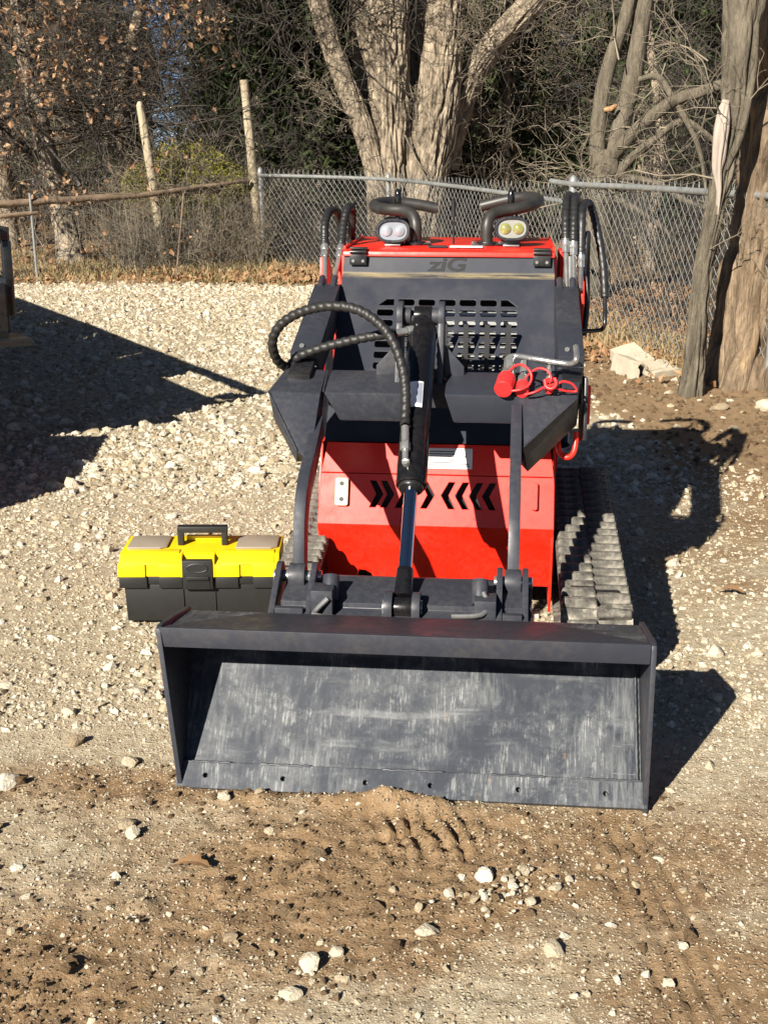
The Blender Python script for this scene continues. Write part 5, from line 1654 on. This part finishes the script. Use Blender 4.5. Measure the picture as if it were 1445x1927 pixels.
# yellow-green shrub behind the rail
SB = empty('shrub', (-2.52, 16.8, 0.0), label='yellow-green leafy shrub behind the rustic rail beside the tall post', cat='shrub')
N = 9000
th = rng.uniform(0, 6.283, N); rr = np.sqrt(rng.random(N)); zz = rng.random(N)
P = np.stack([0.85 * rr * np.cos(th), 0.4 * rr * np.sin(th), 0.6 + 0.92 * zz * (1.05 - 0.5 * rr ** 2)], 1)
P = P[vnoise(P * 3.0, 5) > -0.25]
put('leaves', leaf_quads('leaves', P, rng.uniform(0.03, 0.07, len(P)), None, 0.45), M_SHRUB, SB, kind='stuff')
out = []
for i in range(26):
    d = np.array([rs.normal(0, 0.45), rs.normal(0, 0.3), 1.0]); d /= np.linalg.norm(d)
    grow(rs, (rs.normal(0, 0.2), rs.normal(0, 0.1), 0), d, 0.009, 1.2, 2, out, 4, 0.7, 0.05)
put('stems', twig_mesh('stems', out, 0.003), M_TWIG2, SB, kind='stuff')

# grass and leaf litter along the edge of the yard
def blades(name, n, keep, mat, hlo, hhi, x0, x1, y0, y1, wd=0.004, lean=0.5):
    x, y = rand_xy(n, x0, x1, y0, y1, keep)
    n = len(x)
    h_ = rng.uniform(hlo, hhi, n)
    p = np.stack([x, y, ground_h(x, y) - 0.005], 1)
    d = np.stack([rng.normal(0, lean, n), rng.normal(0, lean, n), np.ones(n)], 1); d /= np.linalg.norm(d, axis=1)[:, None]
    a = rng.uniform(0, 6.283, n); s = np.stack([np.cos(a), np.sin(a), np.zeros(n)], 1) * wd
    m_ = p + d * (h_ * 0.55)[:, None]
    d2 = d + np.stack([rng.normal(0, 0.6, n), rng.normal(0, 0.6, n), -0.45 * np.ones(n)], 1)
    e = m_ + d2 * (h_ * 0.5)[:, None]
    V = np.stack([p - s, p + s, m_ + s * 0.8, m_ - s * 0.8, e], 1)
    b_ = (np.arange(n) * 5)[:, None]
    F = np.concatenate([b_ + np.array([[0, 1, 2]]), b_ + np.array([[0, 2, 3]]), b_ + np.array([[3, 2, 4]])], 0)
    return put(name, np_mesh(name, V.reshape(-1, 3), F), mat, kind='stuff')


def edge(x, y): return sstep(13.9, 14.9, y + 0.3 * n2(x, y, 1.1, 23))
blades('dry_grass', 26000, lambda x, y: edge(x, y) * np.clip(0.55 + 0.9 * n2(x, y, 1.4, 61), 0, 1), M_DRYGRASS, 0.06, 0.26, -6, 1.5, 13.6, 18.5, 0.005, 0.7)
blades('faded_grass', 9000, lambda x, y: edge(x, y) * np.clip(n2(x, y, 1.1, 62) + 0.35, 0, 1), M_GREENGRASS, 0.04, 0.14, -6, 0.5, 13.9, 17, 0.005, 0.6)
blades('dry_grass', 9000, lambda x, y: sstep(-0.55, -0.05, fence_side(x, y)) * sstep(0.7, 0.2, fence_side(x, y)), M_DRYGRASS, 0.06, 0.30, 0.3, 3.0, 8.3, 13.5, 0.004, 0.6)


def litter(name, n, x0, x1, y0, y1, keep, lo=0.04, hi=0.10):
    x, y = rand_xy(n, x0, x1, y0, y1, keep)
    P = np.stack([x, y, ground_h(x, y) + rng.uniform(0.005, 0.04, len(x))], 1)
    return put(name, leaf_quads(name, P, rng.uniform(lo, hi, len(P)), None, 0.6), M_LITTER, kind='stuff')


litter('leaf_litter', 16000, -7, 2.0, 13.8, 20, lambda x, y: edge(x, y) * np.clip(0.5 + 1.1 * n2(x, y, 1.3, 63), 0.05, 1))
litter('leaf_litter', 5200, -1.4, 0.4, 14.4, 16.4, lambda x, y: edge(x, y) * 0.9)
litter('leaf_litter', 15000, 0.6, 4.5, 7.6, 14, lambda x, y: sstep(-0.75, -0.1, fence_side(x, y) + 0.25 * n2(x, y, 1.7, 64)) * sstep(7.6, 8.6, y) * sstep(0.25, 0.5, np.hypot(x - 1.73, y - 8.55)), 0.04, 0.09)

# ================================================================== fences
CF = empty('chain_link_fence', (-1.56, 16.65, 0), label='galvanised chain-link fence with a sagging pipe rail behind the loader', cat='fence')
O = Vector((-1.56, 16.65, 0))
line = [(-1.56, 16.65, 1.13), (0.05, 15.0, 1.12), (0.69, 13.4, 1.10), (1.42, 11.4, 1.10), (1.56, 10.75, 1.16), (1.87, 9.7, 1.18), (2.15, 8.45, 1.18), (2.5, 7.2, 1.18)]
LS = [0.0]
for i in range(1, len(line)): LS.append(LS[-1] + math.hypot(line[i][0] - line[i - 1][0], line[i][1] - line[i - 1][1]))
half = 0.046
nw = int(LS[-1] / half); nv = 24
k = np.arange(nw)[:, None]; j = np.arange(nv + 1)[None, :]
s = np.where((j + k) % 2 == 0, k * half, (k + 1) * half).astype(float)
px_ = np.interp(s, LS, [p[0] for p in line]); py_ = np.interp(s, LS, [p[1] for p in line]); top = np.interp(s, LS, [p[2] for p in line])
bulge = 0.02 * n2(s.ravel(), (j * 0.04 + 0 * s).ravel(), 1.3, 71).reshape(s.shape)
zz = 0.03 + (top + 0.015) * (j / nv) + ground_h(px_.ravel(), py_.ravel()).reshape(s.shape) * (1 - j / nv)
Pw = np.stack([px_ + bulge - O.x, py_ + bulge + 0.012 * ((j + k) % 2) - O.y, zz], 2)
A = Pw[:, :-1].reshape(-1, 3); B = Pw[:, 1:].reshape(-1, 3)
put('wire_mesh', segs_mesh('wire_mesh', A, B, np.full(len(A), 0.0027), np.full(len(A), 0.0027), 3), M_GALV, CF, kind='stuff')
# twisted barbs along the top selvage
A = Pw[:, -1]; B = A + np.stack([rng.normal(0, 0.006, nw), rng.normal(0, 0.006, nw), np.full(nw, 0.035)], 1)
put('selvage', segs_mesh('selvage', A, B, np.full(nw, 0.0026), np.full(nw, 0.0016), 3), M_GALV, CF, kind='stuff')
r1 = rel([(-1.58, 16.62, 1.13), (-0.8, 15.85, 1.13), (0.05, 14.97, 1.12), (0.69, 13.38, 1.095), (1.2, 12.0, 1.06), (1.53, 11.3, 1.03), (1.60, 10.9, 1.01)])
MB().tube(smooth_path(r1, 6), 0.021, 14).build('top_rail', M_GALV, CF)
r2 = rel([(1.40, 11.05, 1.205), (1.54, 10.72, 1.19), (1.87, 9.68, 1.195), (2.15, 8.43, 1.20), (2.5, 7.2, 1.2)])
MB().tube(smooth_path(r2, 4), 0.022, 14).build('top_rail', M_GALV, CF)
for (x, y), h_, r in (((-1.56, 16.65), 1.17, 0.036), ((0.05, 15.03), 1.13, 0.026), ((1.545, 10.76), 1.20, 0.032), ((2.36, 7.75), 1.2, 0.03)):
    dx = 0.02 if h_ < 1.18 else 0.0
    p = MB().tube(rel([(x + dx, y, -0.1), (x, y, h_)]), r, 16).build('post', M_GALV, CF)
    c = Vector((x, y, h_)) - O
    MB().tube([c + Vector((0, 0, -0.005)), c + Vector((0, 0, 0.02)), c + Vector((0, 0, 0.05)), c + Vector((0, 0, 0.06))], [r * 1.15, r * 1.15, r * 0.7, r * 0.2], 14).build('post_cap', M_GALV, p)
    MB().tube(rel([(x, y, h_ - 0.03), (x, y, h_ + 0.0)]), r * 1.22, 14).build('rail_collar', M_GALV, p)
for (x, y, z) in ((0.25, 14.5, 1.115), (0.95, 12.7, 1.085), (1.66, 10.35, 1.193), (1.98, 9.2, 1.197), (-0.7, 15.75, 1.13)):
    c = Vector((x, y, z)) - O
    MB().tube([c + Vector((0.0, 0.027 * math.cos(a), 0.027 * math.sin(a))) for a in np.linspace(0, 6.28, 14)[:-1]], 0.003, 6, closed=True).build('wire_tie', M_GALV, CF)

RF = empty('rustic_fence', (-1.72, 16.6, 0), label='rustic fence of a rotten log rail on a tall weathered wooden post at the left', cat='fence')
O = Vector((-1.72, 16.6, 0))
put('wooden_post', bark_tube('wooden_post', rel([(-1.57, 16.68, -0.1), (-1.62, 16.65, 0.7), (-1.67, 16.63, 1.5), (-1.725, 16.6, 2.27)]), [0.065, 0.06, 0.058, 0.052], 14, 0.05, 0.008, 14, 1, 95), M_POSTW, RF)
put('log_rail', bark_tube('log_rail', rel([(-1.70, 16.52, 1.07), (-2.24, 16.1, 1.01), (-2.81, 15.65, 0.935), (-3.52, 15.1, 0.895), (-4.28, 14.5, 0.865), (-5.2, 13.9, 0.84)]), [0.028, 0.032, 0.036, 0.04, 0.04, 0.04], 12, 0.04, 0.012, 10, 2, 96), M_LOG, RF)
put('log_rail', bark_tube('log_rail', rel([(-2.55, 15.95, 0.93), (-2.0, 16.35, 0.97)]), [0.045, 0.03], 10, 0.04, 0.012, 10, 2, 97), M_LOG, RF)
put('log_rail', bark_tube('log_rail', rel([(-3.90, 14.75, 0.765), (-4.3, 14.45, 0.735), (-5.2, 13.8, 0.70)]), [0.028, 0.032, 0.034], 10, 0.04, 0.010, 10, 2, 98), M_LOG, RF)
MB().tube(rel([(-3.94, 14.69, -0.1), (-3.96, 14.70, 0.98)]), 0.014, 8).build('metal_post', M_GALV, RF)
MB().tube(rel([(-2.42, 14.95, -0.1), (-2.33, 15.3, 0.95)]), 0.010, 8).build('metal_post', M_LOG, RF)
segA, segB = [], []
for z in (0.25, 0.5, 0.75):
    for a, c in zip([(-1.6, 16.6), (-2.6, 15.8), (-3.94, 14.7)], [(-2.6, 15.8), (-3.94, 14.7), (-5.2, 13.85)]):
        segA.append((a[0], a[1], z)); segB.append((c[0], c[1], z + 0.02))
for i in range(60):
    t = i / 60; x = -1.6 - 3.6 * t; y = 16.6 - 2.78 * t
    segA.append((x, y, 0.02)); segB.append((x - 0.02, y, 0.88))
put('field_wire', segs_mesh('field_wire', np.array(segA) - np.array(O), np.array(segB) - np.array(O), np.full(len(segA), 0.0018), np.full(len(segA), 0.0018)), M_GALV, RF, kind='stuff')

WP = empty('wooden_post', (-2.80, 16.1, 0), label='pale leaning wooden post behind the yellow-green shrub', cat='post')
O = Vector((-2.95, 17.5, 0))
put('shaft', bark_tube('shaft', [Vector(p) - Vector((-2.80, 16.1, 0)) for p in ((-2.72, 16.1, -0.1), (-2.79, 16.1, 0.8), (-2.93, 16.1, 1.95))], [0.065, 0.06, 0.05], 12, 0.05, 0.008, 14, 1, 99), M_POSTW, WP)
put('cut_top', bark_tube('cut_top', [Vector(p) - Vector((-2.80, 16.1, 0)) for p in ((-2.928, 16.1, 1.945), (-2.935, 16.1, 2.0))], [0.05, 0.02], 12, 0.02, 0.004, 14, 1, 100), M_POSTW, WP)

# ---- far house glimpsed through the wood
HS = empty('house', (-9.6, 36, 0.4), label='pale grey house glimpsed low through the trees at the far left', cat='house')
M_SIDING = plain('grey_siding', (0.30, 0.30, 0.34), 0.7)
M_ROOF = plain('dark_shingles', (0.06, 0.055, 0.06), 0.9, 0, 0.3)
MB().box(-2.5, 2.5, 0, 5, 0, 2.5).build('wall', M_SIDING, HS)
MB().prism([(-0.4, 2.5), (5.4, 2.5), (2.5, 4.4)], -2.9, 2.9, lambda p, q, h: (h, p, q)).build('roof', M_ROOF, HS)
for x in (-1.3, 1.1):
    wf = MB().box(x - 0.5, x + 0.5, -0.04, -0.003, 0.9, 2.0).build('window', M_STICK, HS)
    MB().box(x - 0.42, x + 0.42, -0.055, -0.042, 0.98, 1.92).build('pane', M_GLOSS, wf)

# ================================================================== trailer at the left edge
TL = empty('trailer', (-1.775, 6.18, 0), label='black utility trailer just inside the left edge casting a long shadow', cat='trailer')
M_TRL = paint('trailer_black', (0.010, 0.013, 0.014), 0.3, amount=0.05)
dl = Vector((-3.0, 5.19, 0)).normalized(); dw = Vector((-dl.y, dl.x, 0)) * 1
if dw.x > 0: dw = -dw
def T3(a, b_, z): v = dl * a + dw * b_; return (v.x, v.y, z)
def tbox(b, a0, a1, b0, b1, z0, z1):
    V = [T3(a, c, z) for z in (z0, z1) for c in (b0, b1) for a in (a0, a1)]
    return b.add(V, [(0, 2, 3, 1), (4, 5, 7, 6), (0, 1, 5, 4), (2, 6, 7, 3), (0, 4, 6, 2), (1, 3, 7, 5)])
tbox(MB(), 0.0, 6.0, 0.03, 1.9, 0.62, 0.70).build('deck', M_TRL, TL, bevel=0.005)
tbox(MB(), 0.0, 6.0, 0.0, 0.04, 0.70, 0.88).build('side_board', M_TRL, TL, bevel=0.004)
tbox(MB(), 0.0, 6.0, 0.0, 0.04, 1.06, 1.12).build('side_rail', M_TRL, TL, bevel=0.004)
for i in range(7):
    tbox(MB(), i * 0.99 - 0.0, i * 0.99 + 0.05, -0.004, 0.036, 0.70, 1.058).build('stake', M_TRL, TL, bevel=0.003)
for i in range(6):
    tbox(MB(), i * 0.99 + 0.06, i * 0.99 + 0.97, 0.012, 0.022, 0.885, 1.055).build('side_panel', M_TRL, TL) if i else None
tbox(MB(), -0.02, 0.03, 0.045, 1.9, 0.60, 0.86).build('tail_board', M_TRL, TL, bevel=0.004)
tbox(MB(), -0.02, 0.03, 0.045, 1.9, 1.05, 1.12).build('tail_rail', M_TRL, TL, bevel=0.004)
A, B = [], []
for i in range(28):
    b0 = 0.06 + 1.8 * i / 28
    for s_ in (0.10, -0.10):
        A.append(T3(0.005, b0 + (0 if s_ > 0 else 0.10), 0.865)); B.append(T3(0.005, b0 + (0.10 if s_ > 0 else 0.0), 1.045))
put('tail_mesh', segs_mesh('tail_mesh', A, B, np.full(len(A), 0.004), np.full(len(A), 0.004), 4), M_GALV, TL, kind='stuff')
tbox(MB(), -0.10, 0.14, -0.05, 1.6, 0.565, 0.60).build('bumper', M_TRL, TL, bevel=0.008)
for a in (2.2, 3.1):
    for c in (-0.02, 1.72):
        w0, w1 = Vector(T3(a, c, 0.34)), Vector(T3(a, c + 0.2, 0.34))
        q = MB().cyl(w0, w1, 0.34, 28).build('wheel', M_RUBBER, TL, bevel=0.03)
b = MB()
b.box(-0.95, -0.19, -1.45, -0.40, 0.16, 0.56)
b.build('added_shadow_box', M_TRL, TL, bevel=0.01)  # unseen box, added to cast the lower part of the trailer shadow
MB().box(-0.62, -0.54, -2.3, -0.1, 0.42, 0.50).build('tongue', M_TRL, TL, bevel=0.004)
MB().cyl((-0.58, -2.1, 0.02), (-0.58, -2.1, 0.60), 0.03).build('jack', M_GALV, TL)

# ================================================================== single stones, broken block, leaf
big = [stone_mesh('rock', 400 + i, 3, 0.6, 0.38) for i in range(6)]
def rock(x, y, s, lab, v, grp=None, sink=0.1, mat=M_STONE, sq=(1, 1, 1)):
    me = big[v % 6]
    o = put('rock', me.copy(), mat, None, lab, 'rock', grp)
    o.location = (x, y, gh(x, y) + s * 0.5 * (1 - sink) - s * 0.2)
    o.rotation_euler = (random.uniform(-.3, .3), random.uniform(-.3, .3), random.uniform(0, 6.28))
    o.scale = (s * sq[0], s * sq[1], s * sq[2])
    return o


for i, (x, y, s, lab) in enumerate([
        (-0.63, 2.90, 0.024, 'pale tall stone beside the left foot of the bucket'),
        (-0.91, 2.79, 0.030, 'flat pale stone at the left picture edge level with the cutting edge'),
        (-0.375, 2.71, 0.017, 'pale stone close below the left end of the cutting edge'),
        (-0.585, 2.60, 0.024, 'flat pale stone, upper of the pair above the fallen leaf'),
        (-0.565, 2.555, 0.022, 'flat pale stone, lower of the pair above the fallen leaf'),
        (-0.255, 2.57, 0.017, 'small grey stone right of the pair near the fallen leaf'),
        (-0.295, 2.72, 0.014, 'small pointed stone below the cutting edge left of the soil mound'),
        (0.085, 2.185, 0.024, 'round cream stone alone in the churned soil at the bottom centre'),
        (0.215, 2.385, 0.024, 'cream stone topping the heap of broken gravel in the foreground'),
        (0.325, 2.11, 0.022, 'grey rounded stone right of the gravel heap near the bottom'),
        (0.07, 2.26, 0.013, 'small grey stone just left of the gravel heap'),
        (-0.09, 2.12, 0.017, 'half buried stone at the bottom left of the round cream stone'),
        (-0.14, 2.07, 0.024, 'grey-brown stone low in the bottom centre'),
        (-0.17, 1.985, 0.020, 'flat cream stone nearest the camera at the bottom centre'),
        (0.02, 2.33, 0.011, 'tiny pale stone on the smooth patch of soil'),
        (-0.30, 2.17, 0.016, 'stone in the tread mark left of the bottom centre'),
        (0.53, 2.36, 0.014, 'pale stone right of the fine wheel lines, upper one'),
        (0.575, 2.13, 0.012, 'pale stone right of the fine wheel lines, lower one'),
        (0.60, 2.47, 0.015, 'rounded stone near the right edge below the bucket corner'),
        (-0.86, 3.20, 0.024, 'pale angular stone in the gravel left of the bucket lip'),
        (-0.80, 3.02, 0.026, 'pale stone with a dark shadow left of the bucket side'),
        (-0.70, 3.35, 0.022, 'blocky stone between tool box and left picture edge'),
        (1.01, 3.62, 0.032, 'pale stone on the gravel right of the bucket shadow'),
        (0.93, 3.30, 0.022, 'brown stone at the tip of the bucket shadow'),
        (-1.30, 6.85, 0.04, 'larger stone inside the trailer shadow'),
        (1.93, 7.25, 0.05, 'pale stone lying near the foot of the slim stem'),
        (2.20, 7.22, 0.06, 'pale knobbly stone lying near the foot of the thick trunk')]):
    rock(x, y, s, lab, i)
# the small heap of broken gravel
for i in range(70):
    a, q = random.uniform(0, 6.28), math.sqrt(random.random())
    x, y = 0.25 + 0.16 * q * q * math.cos(a) + 0.05 * math.sin(a), 2.325 + 0.095 * q * math.sin(a)
    s = random.choice((0.004, 0.005, 0.006, 0.007, 0.009, 0.012)) * random.uniform(0.8, 1.2)
    rock(x, y, s, 'chip of pale stone in the small heap of broken gravel', i, 'chips in the small gravel heap', 0.2).location.z += random.uniform(0, 0.010)

BL = empty('concrete_block', (1.73, 8.55, 0.02), R(12), label='broken pale concrete block lying on the bare earth by the fence', cat='concrete block')
BL.scale = (0.82, 0.82, 0.82)
M_CONC = plain('pale_concrete', (0.44, 0.385, 0.29), 0.9, 0, 0.12, 8, 0.4, 40)
def chunk(name, w_, d_, h_, M, seed):
    bm = bmesh.new()
    bmesh.ops.create_cube(bm, size=1)
    bmesh.ops.subdivide_edges(bm, edges=bm.edges, cuts=6, use_grid_fill=True)
    P = np.array([v.co[:] for v in bm.verts]) * np.array([w_, d_, h_])
    P += np.stack([vnoise(P * 14 + seed + i * 5, seed + i) for i in range(3)], 1) * 0.006
    P[:, 0] += np.where(P[:, 0] > w_ * 0.35, vnoise(P * 30 + seed, seed + 9) * 0.03, 0)
    for v, p in zip(bm.verts, P): v.co = M @ Vector(p)
    me = bpy.data.meshes.new(name); bm.to_mesh(me); bm.free()
    return put(name, me, M_CONC, BL)
chunk('face_shell', 0.23, 0.36, 0.10, Matrix.Translation((-0.03, 0.12, 0.09)) @ Matrix.Rotation(R(-14), 4, 'Y') @ Matrix.Rotation(R(14), 4, 'X'), 3)
chunk('broken_web', 0.26, 0.22, 0.09, Matrix.Translation((0.10, -0.14, 0.03)) @ Matrix.Rotation(R(14), 4, 'X') @ Matrix.Rotation(R(15), 4, 'Z'), 5)
chunk('face_shell', 0.07, 0.42, 0.16, Matrix.Translation((-0.13, 0.0, 0.05)) @ Matrix.Rotation(R(8), 4, 'Y'), 8)

# curled oak leaf in the foreground
def oak_leaf(loc, L, rz, lab):
    outl = [(0, 0.02), (0.12, 0.05), (0.20, 0.17), (0.30, 0.10), (0.42, 0.26), (0.52, 0.13), (0.66, 0.27), (0.74, 0.12), (0.88, 0.14), (1.0, 0.0)]
    V, F = [], []
    for sgn in (1, -1):
        for x, w_ in outl:
            V.append((x * L, sgn * w_ * L, 0.16 * L * math.sin(x * 3.0) + 0.5 * (w_ ** 1.2) * L * (0.9 if sgn > 0 else 0.35)))
    mid = len(V)
    for x, w_ in outl: V.append((x * L, 0, 0.16 * L * math.sin(x * 3.0)))
    n = len(outl)
    for i in range(n - 1):
        F += [(mid + i, mid + i + 1, i + 1, i), (n + i, n + i + 1, mid + i + 1, mid + i)]
    lf = empty('fallen_leaf', loc, rz, label=lab, cat='leaf')
    bl = MB().add(V, F).build('blade', M_DEADLEAF, lf, smooth=0)
    MB().tube([(-0.12 * L, 0, 0.004), (0, 0, 0.002), (0.5 * L, 0, 0.16 * L + 0.001), (0.98 * L, 0, 0.03 * L + 0.001)], [0.0012, 0.0011, 0.0008, 0.0004], 6).build('midrib', M_TWIG2, lf)
    return lf


M_DEADLEAF = m_leaf('dead_leaf', (0.16, 0.085, 0.04), (0.30, 0.18, 0.09), (0.36, 0.24, 0.13), 0.1)
oak_leaf((-0.455, 2.425, gh(-0.455, 2.425) + 0.008), 0.085, R(-8), 'curled brown oak leaf lying on the bare ground at lower left')
oak_leaf((1.15, 4.15, gh(1.15, 4.15) + 0.015), 0.09, R(-25), 'dry brown leaf at the edge of the loader shadow on the right')
